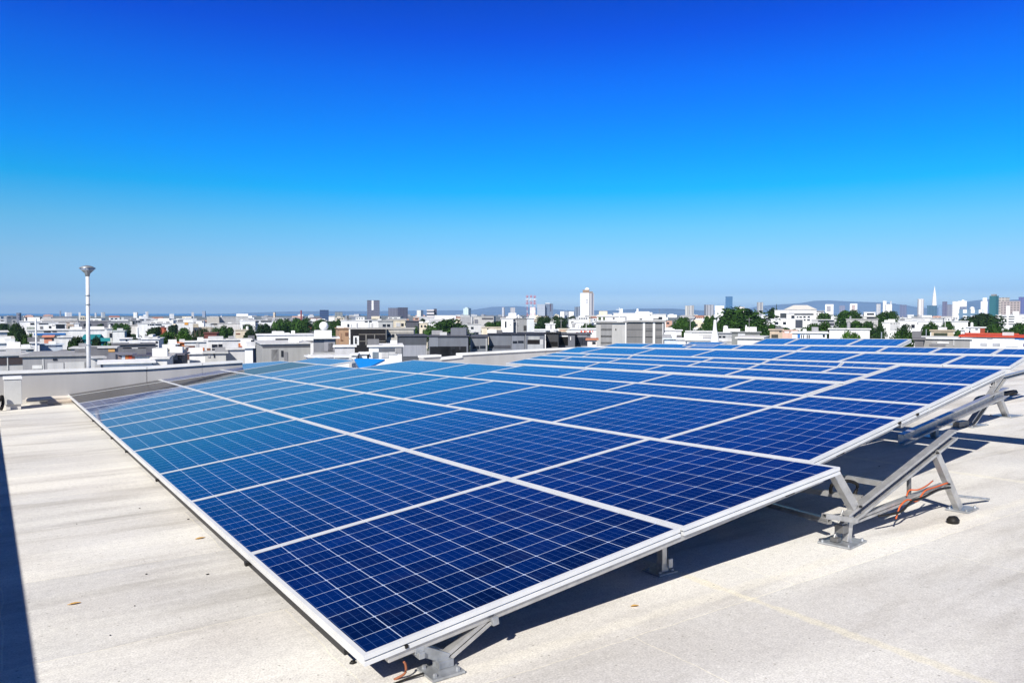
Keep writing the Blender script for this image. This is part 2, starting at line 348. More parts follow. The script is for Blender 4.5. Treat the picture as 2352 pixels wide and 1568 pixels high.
# ------------------------------------------------------------------ solar panels
def er(b): return .2 + max(0, b-3.5)*.095
def quad(a00, a10, a01, a11, b0, b1): return [(b0, a00), (b1, a01), (b1, a11), (b0, a10)]   # corners: right low, right high, left high, left low
G = .004
ORD = ['first', 'second', 'third', 'fourth', 'fifth', 'sixth', 'seventh', 'eighth', 'ninth', 'tenth', 'eleventh', 'twelfth', 'thirteenth', 'fourteenth']
def lerp2(q, u, v):                              # u along a (right to left), v along b
    (b0, a00), (b1, a01), (b3, a11), (b2, a10) = q
    r = a00+(a01-a00)*v; l = a10+(a11-a10)*v
    return ((b0+(b1-b0)*v)*(1-u)+(b2+(b3-b2)*v)*u, r+(l-r)*u)
def panel(q, label, brown_refl=False, fw=.027, mw=MP, th=.05):
    cx = sum(p[0] for p in q)/4; cy = sum(p[1] for p in q)/4
    base = mw @ Matrix.Translation((cx, cy, 0))
    t_ = thing('solar_panel', label, 'solar panel', base, 'solar panels tilted in rows on the roof')
    wa = ((q[3][1]-q[0][1])+(q[2][1]-q[1][1]))/2; wb = q[2][0]-q[3][0]
    o = [lerp2(q, u, v) for u, v in ((G/wa, G/wb), (G/wa, 1-G/wb), (1-G/wa, 1-G/wb), (1-G/wa, G/wb))]
    i = [lerp2(q, u, v) for u, v in ((fw/wa, fw/wb), (fw/wa, 1-fw/wb), (1-fw/wa, 1-fw/wb), (1-fw/wa, fw/wb))]
    L_ = lambda p, z: (p[0]-cx, p[1]-cy, z)
    gi = [lerp2(q, u, v) for u, v in (((G+.011)/wa, (G+.011)/wb), ((G+.011)/wa, 1-(G+.011)/wb), (1-(G+.011)/wa, 1-(G+.011)/wb), (1-(G+.011)/wa, (G+.011)/wb))]
    m = MB(); v = [L_(p, 0) for p in o] + [L_(p, 0) for p in i] + [L_(p, -.004) for p in i] + [L_(p, -th) for p in o] + [L_(p, -th) for p in i] + [L_(p, -.022) for p in o] + [L_(p, -.023) for p in gi] + [L_(p, -.031) for p in gi] + [L_(p, -.032) for p in o]
    f = []
    for k in range(4):
        j = (k+1) % 4
        f += [(k, j, 4+j, 4+k), (4+k, 4+j, 8+j, 8+k), (k, 20+k, 20+j, j), (20+k, 24+k, 24+j, 20+j), (24+k, 28+k, 28+j, 24+j), (28+k, 32+k, 32+j, 28+j), (32+k, 12+k, 12+j, 32+j), (12+k, 16+k, 16+j, 12+j), (8+k, 8+j, 16+j, 16+k)]
    m.add(v, f); m.build('frame', M_FRAME, t_)
    gl = MB(); gl.add([L_(p, -.003) for p in i] + [L_(p, -.012) for p in i], [(0, 1, 2, 3), (7, 6, 5, 4)])
    ob = gl.build('glass', M_BROWN_REFL if brown_refl else M_GLASS, t_)
    me = ob.data; uvl = me.uv_layers.new(name='UVMap')
    na, nb = max(2, round(wa/.168)), max(2, round(wb/.205))
    e = .08
    co_ = [(e*.5, e), (e*.5, nb-e), (na-e*.5, nb-e), (na-e*.5, e)]
    for li in me.loops: uvl.data[li.index].uv = co_[li.vertex_index % 4]
    return t_
rows = [  # b0, b1, boundaries along a at b0, boundaries at b1, painted brown reflection set, words for the row
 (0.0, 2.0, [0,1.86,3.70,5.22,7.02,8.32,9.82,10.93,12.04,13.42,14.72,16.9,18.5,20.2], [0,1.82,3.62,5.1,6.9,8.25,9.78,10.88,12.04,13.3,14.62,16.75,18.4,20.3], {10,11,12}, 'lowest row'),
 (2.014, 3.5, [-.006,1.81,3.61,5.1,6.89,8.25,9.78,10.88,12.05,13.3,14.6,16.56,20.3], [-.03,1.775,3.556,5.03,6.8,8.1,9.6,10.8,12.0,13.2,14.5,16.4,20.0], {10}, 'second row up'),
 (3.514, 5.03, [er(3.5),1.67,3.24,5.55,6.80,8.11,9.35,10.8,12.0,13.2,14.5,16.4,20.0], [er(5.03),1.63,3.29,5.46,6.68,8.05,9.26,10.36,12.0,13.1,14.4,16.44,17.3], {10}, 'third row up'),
 (5.044, 5.61, [er(5.04),1.64,4.157,7.70], [er(5.6),1.635,4.174,7.78], set(), 'fourth row up'),
 (5.044, 6.18, [7.715,9.3,12.0], [7.70,9.33,11.7], set(), 'fourth row up, tall left end'),
 (5.044, 5.75, [13.85,16.4], [13.83,16.6], set(), 'fourth row up, detached far end'),
 (5.624, 6.6, [er(5.6),1.645], [er(6.6),1.67], set(), 'fifth row up, right end'),
 (6.614, 7.53, [er(6.6),1.68], [er(7.5),1.72], set(), 'sixth row up, right end'),
 (5.624, 6.31, [1.70,2.77,4.14,5.87,7.73], [1.72,2.82,4.187,5.96,7.68], set(), 'fifth row up'),
 (6.40, 6.88, [1.72,3.38,4.87,6.17,8.42], [1.72,3.43,4.9,6.33,8.45], set(), 'narrow sixth row up'),
 (6.894, 7.28, [1.74,2.33,3.42,4.47,6.2,7.45,8.46], [1.75,2.36,3.5,4.54,6.26,7.55,8.5], set(), 'narrow seventh row up'),
 (7.294, 7.62, [1.75,2.36,3.5,4.54,6.14,7.32,8.5], [1.76,2.5,3.6,4.6,6.35,7.45,8.54], set(), 'narrow eighth row up'),
 (7.66, 8.36, [er(7.66),1.3,2.6,3.6,5.1,6.4,7.85,8.55], [er(8.4)+.05,1.37,2.65,3.7,5.2,6.55,7.85,8.75], set(), 'ninth row up'),
 (8.44, 8.92, [-.4,1.12,1.85,2.54,3.76,4.95,5.95,7.0,8.1], [-.36,1.2,1.92,2.65,3.85,5.08,6.1,7.15,8.2], set(), 'tenth row up'),
 (8.98, 9.68, [2.55,3.31,4.37,4.99], [2.72,3.46,4.57,5.23], set(), 'topmost short row'),
]
for b0, b1, lo, hi, br, word in rows:
    n = len(lo)-1
    for i in range(n):
        q = quad(lo[i], lo[i+1], hi[i], hi[i+1], b0, b1)
        if i == 0 and b0 == 2.014: q[1] = (3.545, -.04)
        if i == 0 and b0 == 3.514: q[0] = (3.56, er(3.56))
        where = 'nearest the open right edge' if i == 0 else ('at the far left end' if i == n-1 else ORD[i] + ' from the right')
        if n == 1: where = 'standing alone in it'
        pre = 'solar panel with a brown reflection painted in' if i in br else 'blue solar panel'
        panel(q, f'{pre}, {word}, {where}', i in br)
panel(quad(5.55, 5.8, 5.6, 5.72, 9.1, 9.3) if False else [(8.70, 5.52), (9.2, 5.66), (9.2, 6.5), (8.70, 6.25)], 'small blue solar panel standing apart left of the topmost short row')
# the tent of two far panels: the right one falls the other way
pe = [MP @ Vector((5.78, 13.6, .05)), MP @ Vector((6.05, 12.9, .0)), MP @ Vector((5.30, 12.55, -.12)), MP @ Vector((5.66, 13.75, .05))]
tn = MB(); tn.add([*pe], [(0, 1, 2, 3)])
tn.add([v - Vector((0, 0, .04)) for v in pe], [(0, 1, 2, 3)]); tn.f += [(k, (k+1) % 4, 4+(k+1) % 4, 4+k) for k in range(4)]
tag(tn.build('blue_refl_panel', plain('painted_sky_reflection', (.01, .22, .62), .45)), 'far panel sloping off the ridge, coloured azure as a sky reflection', 'panel')  # bright blue base colour stands in for the panel's sky reflection

# rails under the panels (aluminium), running up the slope
def rail(p, q, label, w=.045, h=.04, cat='mounting rail'):
    o = MB().bar(p, q, w, h).build('mounting_rail', M_ALU, mw=MP, bevel=.004)
    return tag(o, label, cat, 'rails under the panels')
rail((.12, .04, -.066), (3.42, .04, -.066), 'long pale rail under the open right edge of the two lowest rows')
rail((3.56, .27, -.066), (4.95, .40, -.066), 'pale rail under the right edge of the third row up')
rail((5.05, .38, -.066), (7.45, .62, -.066), 'pale rail under the right edge of the fifth and sixth rows')
tag(MB().bar((.035, .3, -.083), (.035, 20.0, -.083), .03, .06).build('mounting_rail', plain('black_shade_paint', (.02, .02, .022), .5), mw=MP), 'long rail painted black as the shade gap under the low left edge', 'mounting rail', 'rails under the panels')  # rail coloured black to imitate the shade gap below the panels
# edge marks: small plugs and a slot in the right edge frame
for bb, nm in ((.21, 'small black drain hole near the near corner of the edge frame'), (2.62, 'black square plug in the long right edge frame')):
    tag(MB().box(bb-.008, bb+.008, -.002, .012, -.042, -.028).build('edge_plug', M_BLACK, mw=MP), nm, 'plug')
tag(MB().box(2.98, 3.07, -.002, .02, -.07, -.04).build('edge_clip', M_BLACK, mw=MP), 'black clip notched in the long right edge frame near the top corner', 'clip')
tag(MB().box(3.98, 4.08, er(4.0)+.026, er(4.0)+.05, -.07, -.046).build('edge_clip', M_BLACK, mw=MP), 'dark clip under the edge of the third row up', 'clip')
for bb, nm in ((5.0, 'lower of two small black plugs in the third-row edge frame'), (5.35, 'upper of two small black plugs in the third-row edge frame')):
    tag(MB().box(bb-.02, bb+.02, er(bb)-.004, er(bb)+.012, -.04, -.02).build('edge_plug', M_BLACK, mw=MP), nm, 'plug')
# small clamps on the low left edge
for i, aa in enumerate((1.88, 5.25, 7.5, 9.0, 10.2, 11.6)):
    m = MB().box(-.022, .015, aa-.018, aa+.018, -.075, -.05)
    tag(m.build('edge_clamp', M_BLACK, mw=MP), 'small black clamp under the low left edge, ' + ['nearest the camera', 'second from the camera', 'third from the camera', 'fourth from the camera', 'fifth from the camera', 'farthest from the camera'][i], 'clamp', 'clamps under the low left edge')

# ------------------------------------------------------------------ supports
def bolt(m, b, a, c, r=.011, h=.012): m.lathe([(r, c), (r, c+h), (r*.6, c+h+.003)], b, a, 6)
def plate(parent, b, a, wb, wa, name='base_plate', rot=0):
    m = MB().box(-wb/2, wb/2, -wa/2, wa/2, .004, .016)
    for sx_, sy_ in ((1,1),(1,-1),(-1,1),(-1,-1)): bolt(m, sx_*(wb/2-.025), sy_*(wa/2-.025), .016)
    o = m.build(name, M_GALV, parent); o.matrix_world = MR @ Matrix.Translation((b, a, 0)) @ Matrix.Rotation(rot, 4, 'Z'); return o
def rb(m, name, mat, parent, bevel=.003): return m.build(name, mat, parent, mw=MR, bevel=bevel)
# near foot
t_ = thing('panel_foot', 'near galvanised foot with hinge bracket and diagonal strut under the nearest corner', 'panel support', MR @ Matrix.Translation((1.68, 3.12, 0)))
plate(t_, 1.67, 3.10, .17, .16)
rb(MB().box(1.655, 1.735, 3.09, 3.16, .016, .05), 'post', M_GALV, t_)
m = MB(); m.bar((1.72, 3.12, .045), (1.56, 3.13, .125), .012, .05); m.bar((1.72, 3.17, .045), (1.56, 3.18, .125), .012, .05); m.bar((1.70, 3.145, .06), (1.60, 3.15, .11), .05, .012)
rb(m, 'hinge_bracket', M_GALV, t_)
m = MB(); m.bar((1.575, 3.10, .10), (1.575, 3.22, .10), .03, .03); m.box(1.55, 1.60, 3.12, 3.2, .11, .135); rb(m, 'clamp', M_GALV, t_)
rb(MB().channel((1.71, 3.14, .045), (1.98, 3.15, .175), .045, .045), 'strut', M_ALU, t_, 0)
m = MB(); m.bar((1.955, 3.10, .17), (1.99, 3.10, .175), .02, .04); rb(m, 'strut_clip', M_GALV, t_)
# mid foot
t_ = thing('panel_foot', 'middle support foot half in shade under the long right edge', 'panel support', MR @ Matrix.Translation((3.5, 3.5, 0)))
plate(t_, 3.52, 3.53, .16, .16)
m = MB(); m.box(3.49, 3.55, 3.48, 3.53, .016, .07); m.box(3.535, 3.57, 3.46, 3.50, .04, .10); rb(m, 'clamp', M_GALV, t_)
rb(MB().channel((3.51, 3.5, .07), (3.51, 3.5, .345), .05, .04), 'post', M_ALU, t_, 0)
# hidden feet further under the table
n_ = 0
for bb in (1.9, 4.3, 6.4, 8.6):
    for aa in (5.6, 9.0, 12.5, 16.0):
        if bb > 6 and aa > 11: continue
        zt = .17 + (bb-KB)*.1244 - .09
        t_ = thing('panel_foot', f'shaded support post under the panel field, {ORD[n_]} from the near corner', 'panel support', MR @ Matrix.Translation((bb, aa, 0))); n_ += 1
        plate(t_, bb, aa, .16, .16); rb(MB().channel((bb, aa, .016), (bb, aa, zt), .05, .05), 'post', M_ALU, t_, 0)
# open tilt frame beside the corner
t_ = thing('tilt_frame', 'open aluminium tilt frame standing without a panel beside the upper corner', 'mounting frame', MR @ Matrix.Translation((5.06, 3.2, 0)))
plate(t_, 5.06, 3.22, .28, .24, rot=.15)
rb(MB().channel((5.17, 3.2, .25), (4.93, 3.2, .53), .05, .07), 'upper_leg', M_ALU, t_, 0)
m = MB(); m.bar((5.07, 3.19, .016), (5.10, 3.19, .20), .045, .05); m.bar((5.10, 3.19, .19), (5.0, 3.19, .13), .03, .05); m.bar((5.0, 3.24, .016), (5.12, 3.24, .22), .012, .06)
rb(m, 'lower_leg', M_ALU, t_)
m = MB(); m.box(4.98, 5.05, 3.16, 3.23, .09, .15); m.box(4.97, 5.02, 3.2, 3.26, .02, .05); rb(m, 'pivot_block', M_DARKMETAL, t_)
m = MB().channel((5.08, 3.2, .17), (6.64, 3.2, .655), .06, .085); bolt(m, 6.6, 3.17, .67); bolt(m, 6.35, 3.17, .60); rb(m, 'tilt_rail', M_ALU, t_, 0)
rb(MB().channel((5.12, 3.22, .14), (6.50, 3.22, .235), .045, .045), 'brace_rail', M_ALU, t_, 0)
m = MB().channel((6.72, 3.2, .02), (6.33, 3.2, .535), .05, .065); rb(m, 'rear_leg', M_ALU, t_, 0)
plate(t_, 6.76, 3.19, .24, .18, rot=.1)
rb(MB().bar((6.72, 3.22, .12), (7.25, 3.2, .022), .03, .02), 'tail_bar', M_GALV, t_)
rb(MB().bar((6.01, 3.24, .21), (6.01, 3.24, .43), .025, .03), 'mid_post', M_DARKMETAL, t_)
rb(MB().channel((5.10, 3.14, .175), (4.72, 3.14, .265), .04, .035), 'side_bar', M_ALU, t_, 0)
m = MB(); bolt(m, 6.30, 3.16, .53, .012); bolt(m, 6.50, 3.17, .25, .012); bolt(m, 5.2, 3.16, .25, .012); rb(m, 'bolts', M_BLACK, t_, 0)
for nm, p, q, lb in (('cross_rail', (5.5, 4.9, .07), (5.03, 3.3, .145), 'rail running back into the shade from the tilt frame foot'), ('cross_rail', (5.75, 3.28, .33), (5.6, 5.6, .36), 'higher cross rail behind the tilt frame'), ('cross_rail', (5.45, 3.3, .26), (5.2, 5.0, .24), 'lower cross rail behind the tilt frame')):
    tag(rb(MB().channel(p, q, .04, .04), nm, M_ALU, None, 0), lb, 'rail')
def cable(pts, r, mat, label):
    # smooth path through the points
    P_ = [Vector(p) for p in pts]; out_ = []
    for i in range(len(P_)-1):
        p0, p1, p2, p3 = P_[max(i-1, 0)], P_[i], P_[i+1], P_[min(i+2, len(P_)-1)]
        for k in range(5):
            u = k/5
            out_.append(.5*((2*p1) + (p2-p0)*u + (2*p0-5*p1+4*p2-p3)*u*u + (3*p1-p0-3*p2+p3)*u**3))
    out_.append(P_[-1])
    return tag(MB().tube(out_, r, 6).build('cable', mat, mw=MR, smooth=True), label, 'cable')
cable([(6.48, 3.17, .27), (6.3, 3.18, .255), (6.12, 3.17, .25), (5.98, 3.16, .19), (5.86, 3.17, .215), (5.76, 3.17, .185), (5.71, 3.165, .14), (5.69, 3.17, .09)], .0065, M_ORANGE, 'orange cable looped along the brace of the open tilt frame')
cable([(6.42, 3.26, .28), (6.2, 3.2, .275), (6.05, 3.19, .265), (5.98, 3.22, .265), (5.9, 3.2, .235)], .006, M_ORANGE, 'second orange cable draped on the rear end of the brace')
cable([(6.5, 3.16, .23), (6.3, 3.16, .235), (6.05, 3.15, .21), (5.9, 3.16, .20), (5.75, 3.15, .15), (5.6, 3.16, .14), (5.45, 3.17, .15)], .009, M_BLACK, 'black cable hanging along the brace of the open tilt frame')
cable([(5.35, 3.5, .28), (5.3, 3.45, .36), (5.42, 3.4, .38), (5.55, 3.4, .33), (5.5, 3.4, .25)], .014, M_BLACK, 'thick black hose curled behind the upper leg of the tilt frame')
cable([(1.46, 3.16, .0), (1.50, 3.13, .03), (1.50, 3.12, .07), (1.49, 3.12, .09)], .006, plain('brown_cable', (.28, .10, .05), .5), 'short brown cable end sticking up beside the near foot')
cable([(1.43, 3.11, .006), (1.50, 3.11, .012), (1.58, 3.10, .02)], .005, M_BLACK, 'short black cable lying at the near foot plate')
# far tilt frame at the right edge
t_ = thing('tilt_frame', 'far aluminium X-leg frame under the right edge of the upper rows', 'mounting frame', MR @ Matrix.Translation((13, 5.8, 0)))
rb(MB().channel((9.55, 5.25, .10), (13.35, 5.62, .47), .08, .14), 'long_rail', M_ALU, t_, 0)
rb(MB().channel((12.35, 5.7, .02), (13.2, 5.6, .72), .08, .1), 'front_leg', M_ALU, t_, 0)
rb(MB().channel((14.0, 5.9, .02), (12.95, 5.65, .62), .08, .1), 'rear_leg', M_ALU, t_, 0)
plate(t_, 12.35, 5.75, .5, .4); plate(t_, 14.05, 5.92, .45, .35)
m = MB().box(11.9, 12.2, 5.65, 5.75, .02, .1); rb(m, 'clamp', M_DARKMETAL, t_)
t_ = thing('panel_foot', 'small low foot under the far aluminium frame rail', 'panel support', MR @ Matrix.Translation((10.9, 5.4, 0)))
plate(t_, 10.75, 5.45, .3, .25)
rb(MB().box(10.72, 10.8, 5.40, 5.48, .016, .14), 'post', M_GALV, t_)
cable([(14.5, 6.6, .05), (15.2, 6.9, .12), (16.4, 7.2, .10), (17.5, 7.2, .12)], .06, M_BLACK, 'thick black hose lying under the far right panels')
for k, (c0, c1) in enumerate(((.5, .62), (.75, .9))):
    tag(rb(MB().channel((13.6, 6.3, c0), (17.5, 6.8, c1), .08, .08), 'cross_rail', M_ALU, None, 0), ['lower', 'upper'][k] + ' horizontal rail at the far right edge of the panels', 'rail')

# ------------------------------------------------------------------ small things on the roof
def blob(name, b, a, r, h, mat, label, cat, seed=0, sy=.8):
    q = random.Random(seed); m = MB(); n = 14; rr = [r*(.85+.3*q.random()) for _ in range(n)]
    v = []
    for z, s in ((0, .95), (h*.5, 1.0), (h, .62)): v += [(b+rr[k]*s*math.cos(k*6.2832/n), a+rr[k]*sy*s*math.sin(k*6.2832/n), z+.002) for k in range(n)]
    f = [(i*n+k, i*n+(k+1) % n, (i+1)*n+(k+1) % n, (i+1)*n+k) for i in range(2) for k in range(n)] + [tuple(range(n))[::-1], tuple(2*n+k for k in range(n))]
    m.add(v, f); return tag(m.build(name, mat, mw=MR, smooth=True), label, cat)
blob('rubber_lump', 6.26, 3.02, .055, .05, M_BLACK, 'dark rubber lump lying on the roof in front of the tilt frame', 'debris', 2)
blob('rubber_disc', 1.37, 3.43, .016, .012, M_BLACK, 'round black cap on the roof left of the nearest panel corner', 'cap', 3)
lm = plain('dry_leaf', (.62, .36, .09), .7)
def leaf(b, a, l, w_, rot, label):
    m = MB(); n = 7; v = []
    for k in range(n+1):
        u = k/n; ww = w_*math.sin(math.pi*min(max(u, .04), .97))**.8; z = .004+.003*math.sin(u*3.1)
        v += [((u-.5)*l, -ww, z+.002), ((u-.5)*l, 0, z), ((u-.5)*l, ww, z+.002)]
    f = []
    for k in range(n): f += [(k*3, k*3+1, k*3+4, k*3+3), (k*3+1, k*3+2, k*3+5, k*3+4)]
    m.add(v, f); o = m.build('fallen_leaf', lm); o.matrix_world = MR @ Matrix.Translation((b, a, 0)) @ Matrix.Rotation(rot, 4, 'Z')
    return tag(o, label, 'leaf')
leaf(.33, 5.15, .07, .014, .0, 'orange dry leaf on the roof near the dark shadow strip')
leaf(1.25, 6.2, .08, .018, .2, 'pale yellow leaf beside the low edge of the panels')
leaf(2.97, 3.18, .05, .012, -.3, 'tiny orange leaf in front of the shadow of the long right edge')
for i, (x_, y_) in enumerate(((.62, 4.9), (.77, 5.5), (1.1, 5.25), (.5, 7.3), (1.02, 7.6), (1.3, 6.9), (.45, 4.5), (1.5, 2.9), (8.1, 4.7), (9.6, 5.0))):
    blob('grit', x_, y_, (.004+.003*(i % 3)), .004, M_BLACK, 'tiny black crumb of grit lying on the pale roof', 'grit', 20+i)['group'] = 'crumbs of grit on the roof'
# electrical box, conduits, hose by the parapet
t_ = thing('electrical_box', 'grey metal electrical box on a plinth against the far parapet', 'electrical box', MR @ Matrix.Translation((.2, 19.4, 0)))
gb = plain('grey_box_paint', (.50, .50, .48), .5)
rb(MB().box(.045, .36, 19.2, 19.85, .11, .64), 'cabinet', gb, t_, .008)
rb(MB().box(.03, .375, 19.18, 19.87, .644, .69), 'lid', M_WHITE, t_, .008)
rb(MB().box(.07, .34, 19.24, 19.8, .004, .106), 'plinth', wall_mat((.62, .6, .57)), t_)
tag(rb(MB().tube([(.45, 20.2, .12), (1.0, 20.22, .13), (1.6, 20.2, .12)], .05, 10), 'conduit_pipe', plain('cream_pipe', (.66, .60, .52), .5), None, 0), 'cream conduit pipe lying along the foot of the far parapet', 'pipe')
tag(rb(MB().tube([(.85, 19.9, .06), (1.35, 19.95, .07)], .05, 10), 'conduit_pipe', plain('tan_pipe', (.55, .47, .38), .5), None, 0), 'short tan pipe in front of the long conduit', 'pipe')
cable([(-.15, 19.0, .05), (-.03, 19.05, .25), (.01, 19.1, .30), (.02, 19.1, .15), (-.02, 19.05, .03)], .035, M_BLACK, 'black hose hanging beside the electrical box at the left edge')
# lamp post fixed to the outside of the parapet
t_ = thing('lamp_post', 'white lamp post with a round saucer lamp head behind the far parapet', 'lamp post', MR @ Matrix.Translation((1.78, 21.0, 0)))
o = MB().tube([(1.765, 21.02, .2), (1.79, 21.02, 3.02)], [.050, .040], 14).build('pole', plain('weathered_white_pole', (.66, .66, .66), .5), t_, mw=MR, smooth=True)
m = MB()
for c_, r_2 in ((2.5, .054), (2.28, .054), (1.3, .058)): m.lathe([(r_2, c_), (r_2, c_+.03)], 1.782, 21.02, 14)
m.build('collar', M_GALV, t_, mw=MR)
m = MB().lathe([(.045, 2.98), (.06, 3.05), (.11, 3.10), (.172, 3.165)], 1.79, 21.02, 24); m.build('bowl', metal_mat('brushed_bowl', (.42, .45, .48), .3), t_, mw=MR, smooth=True)
m = MB().lathe([(.178, 3.166), (.178, 3.185), (.12, 3.22), (.05, 3.242), (.01, 3.248)], 1.79, 21.02, 24); m.build('lamp_cap', M_GALV, t_, mw=MR, smooth=True)

# ------------------------------------------------------------------ the city
ZO = {1: (0, 740, 7.35), 2: (300, 740, 7.35), 3: (600, 720, 7.35), 4: (900, 720, 7.35), 5: (1200, 690, 7.35), 6: (1500, 710, 7.35), 7: (1800, 690, 6.72), 8: (2140, 690, 6.607)}
F = 1740/.9423; HY = 763
def sp(z, x, y): o = ZO[z]; return o[0]+x/o[2], o[1]+y/o[2]
WHITE, OFFW, PALE, GREY, MID, DARK, CHAR, BEIGE, CREAM, BRICK, BLUEW = (.80,.80,.79), (.70,.70,.68), (.50,.50,.50), (.30,.30,.31), (.17,.17,.18), (.09,.095,.10), (.04,.042,.05), (.50,.42,.30), (.64,.57,.44), (.30,.11,.06), (.55,.62,.70)
K = (.014, .016, .022)
RED, ORG, TEAL, BLU = (.50, .07, .03), (.55, .17, .05), (.02, .22, .24), (.03, .16, .45)
brnd = random.Random(11); urnd = random.Random(3)
def site(xs, ys, d):
    r = ray(xs*.9423, ys*.9423); return CAM + r*(d/r.y)
def bld(z, x0, x1, yt, col, label, d=None, k=4.5, yaw=None, dep=None, win=(), cat='building', name='house', roof='flat', cap=None, auto=0, boxes=(), mat=None, zb=0, capo=.25, group=None):
    """a building whose front spans x0..x1 in zoom z of the photo, its roof edge at yt"""
    (a0, yy), (a1, _) = sp(z, x0, yt), sp(z, x1, yt)
    if d is None: d = min(1500, k*F/max(yy-HY, 4.0))
    xc = (a0+a1)/2; top = site(xc, yy, d); p = d/F; wid = (a1-a0)*p; zt = top.z
    az = math.atan2(top.x, top.y)
    if yaw is None: yaw = brnd.uniform(-.16, .16)
    if dep is None: dep = max(3.5, min(wid*.8, 16))
    wf = max(wid*.4, (wid - dep*abs(math.sin(yaw)))/math.cos(yaw))
    mw = Matrix.Translation((top.x, top.y, zb)) @ Matrix.Rotation(-az+yaw, 4, 'Z')
    t_ = thing(name, label, cat, mw, group)
    h = zt-zb; ct = .16
    wm = mat or wall_mat(col)
    rh = min(dep*.1, .9, h*.25)
    if roof == 'hip' and dep > 20: rh = 2.2
    elif roof != 'flat': h -= rh
    b = MB().box(-wf/2, wf/2, 0, dep, 0, h-(ct if roof == 'flat' else 0))
    b.build('wall', wm, t_).matrix_parent_inverse = Matrix(); 
    cm = wall_mat(cap or tuple(min(.80, c*1.02+.02) for c in col))
    if roof == 'flat':
        MB().box(-wf/2-capo, wf/2+capo, -capo, dep+capo, h-ct+.003, h).build('roof', cm, t_)
    elif roof in ('hip', 'gable'):
        e = .4; i = wf*.28 if roof == 'hip' else 0
        v = [(-wf/2-e, -e, h), (wf/2+e, -e, h), (wf/2+e, dep+e, h), (-wf/2-e, dep+e, h), (-wf/2-e*(i == 0)+i, dep/2, h+rh), (wf/2+e*(i == 0)-i, dep/2, h+rh)]
        MB().add(v, [(3,2,1,0), (0,1,5,4), (2,3,4,5), (1,2,5), (3,0,4)]).build('roof', cm, t_)
    for bx in boxes:                                        # rooftop boxes: x0, x1, ytop, colour
        q0, q1 = (bx[0]-x0)/(x1-x0)*wf-wf/2, (bx[1]-x0)/(x1-x0)*wf-wf/2
        hh = h + (yt-bx[2])/ZO[z][2]*p
        MB().box(q0, q1, dep*.2, dep*.75, h+.004, hh).build('roof_box', wall_mat(bx[3]), t_)
    def w_(q0, q1, z0, z1, c, nm='window'):
        th = .05 + d*.0003
        MB().box(q0, q1, -th, .02, z0, z1).build(nm, M_WIN if c is K else wall_mat(c), t_)
    for ww in win:
        q0, q1 = (ww[0]-x0)/(x1-x0)*wf-wf/2, (ww[2]-x0)/(x1-x0)*wf-wf/2
        z1, z0 = h-(ww[1]-yt)/ZO[z][2]*p, h-(ww[3]-yt)/ZO[z][2]*p
        c = ww[4] if len(ww) > 4 else K; w_(q0, q1, max(z0, .1), z1, c, ww[5] if len(ww) > 5 else ('window' if c is K else 'wall_panel'))
    if not win and not auto and d < 460 and wid > 5 and mat is None: auto = 2 if wid < 10 else 4
    if roof == 'flat' and mat is None and d < 700 and h > 3.5 and dep > 3:
        for i in range(urnd.choice((0, 1, 1, 2))):           # plant, tanks and hatches on the flat roof
            us, uh = urnd.uniform(.4, .9), urnd.uniform(.3, .8); ux, uy = urnd.uniform(-.42, .42)*wf, urnd.uniform(.15, .8)*dep
            if urnd.random() < .3 and d > 130: u_ = MB().lathe([(us*.5, h+.003), (us*.5, h+uh+.3), (us*.25, h+uh+.45)], ux, uy, 10); un = 'roof_tank'
            elif urnd.random() < .3 and d > 110: u_ = MB().bar((ux, uy, h+.003), (ux, uy, h+2.2), .09, .09); u_.bar((ux-.5, uy, h+1.9), (ux+.5, uy, h+1.9), .06, .06); un = 'roof_aerial'
            else: u_ = MB().box(ux-us, ux+us, uy-.5, uy+.5, h+.003, h+uh); un = 'roof_unit'
            u_.build(un, wall_mat(urnd.choice((OFFW, PALE, GREY, MID, WHITE))), t_)
    if auto:
        for i in range(auto):
            q = -wf/2 + wf*(.1+.8*(i+.2+.3*brnd.random())/auto); s = min(wf/auto*.45, 2.4)*(.6+.5*brnd.random()); zz = h-1.3-(brnd.choice((0, 0, 2.6)) if h > 6 else 0)
            w_(q, q+s, zz-1.1, zz, K)
    return t_
def inv_fix():
    pass
# ---- near row just beyond the parapet
bld(1, 400, 1600, 915, GREY, 'long low grey workshop with white roof edge left of the lamp post', k=4.2, dep=9, yaw=-.12, win=((945,985,1020,1015),(570,1095,745,1160,OFFW,'air_conditioner'),(845,1060,1140,1180,PALE),(1160,1050,1530,1180,PALE),(760,985,775,1180,OFFW,'pilaster')))
bld(1, -120, 392, 905, PALE, 'low building with two wide dark shutters at the left edge', k=4.2, dep=8, yaw=0, win=((0,960,120,1095,(.06,.05,.055)),(145,960,388,1095,(.06,.05,.055)),(125,950,140,1190,OFFW,'pilaster')))
bld(1, -60, 560, 800, OFFW, 'white house with two black windows above the shuttered building', k=4.5, yaw=.05, win=((0,850,160,905),(200,845,320,905),(470,808,565,850,MID)), boxes=((380,520,745,WHITE),))
bld(1, 680, 1090, 725, BLUEW, 'bluish white house with a stepped roof terrace', k=4.8, win=((870,690+40,985,770,WHITE),), boxes=((870,985,680,WHITE),))
bld(1, 570, 700, 690, WHITE, 'narrow white stair tower beside the bluish white house', k=4.4, win=((605,690,635,720),))
bld(1, 1070, 1290, 830, MID, 'small house with dark grey hipped roof left of the lamp post', k=4.6, roof='hip', cap=(.17,.17,.19), auto=1)
bld(1, 1600, 1950, 950, PALE, 'pale flat shed just right of the lamp post', k=4.3, yaw=.12, dep=10)
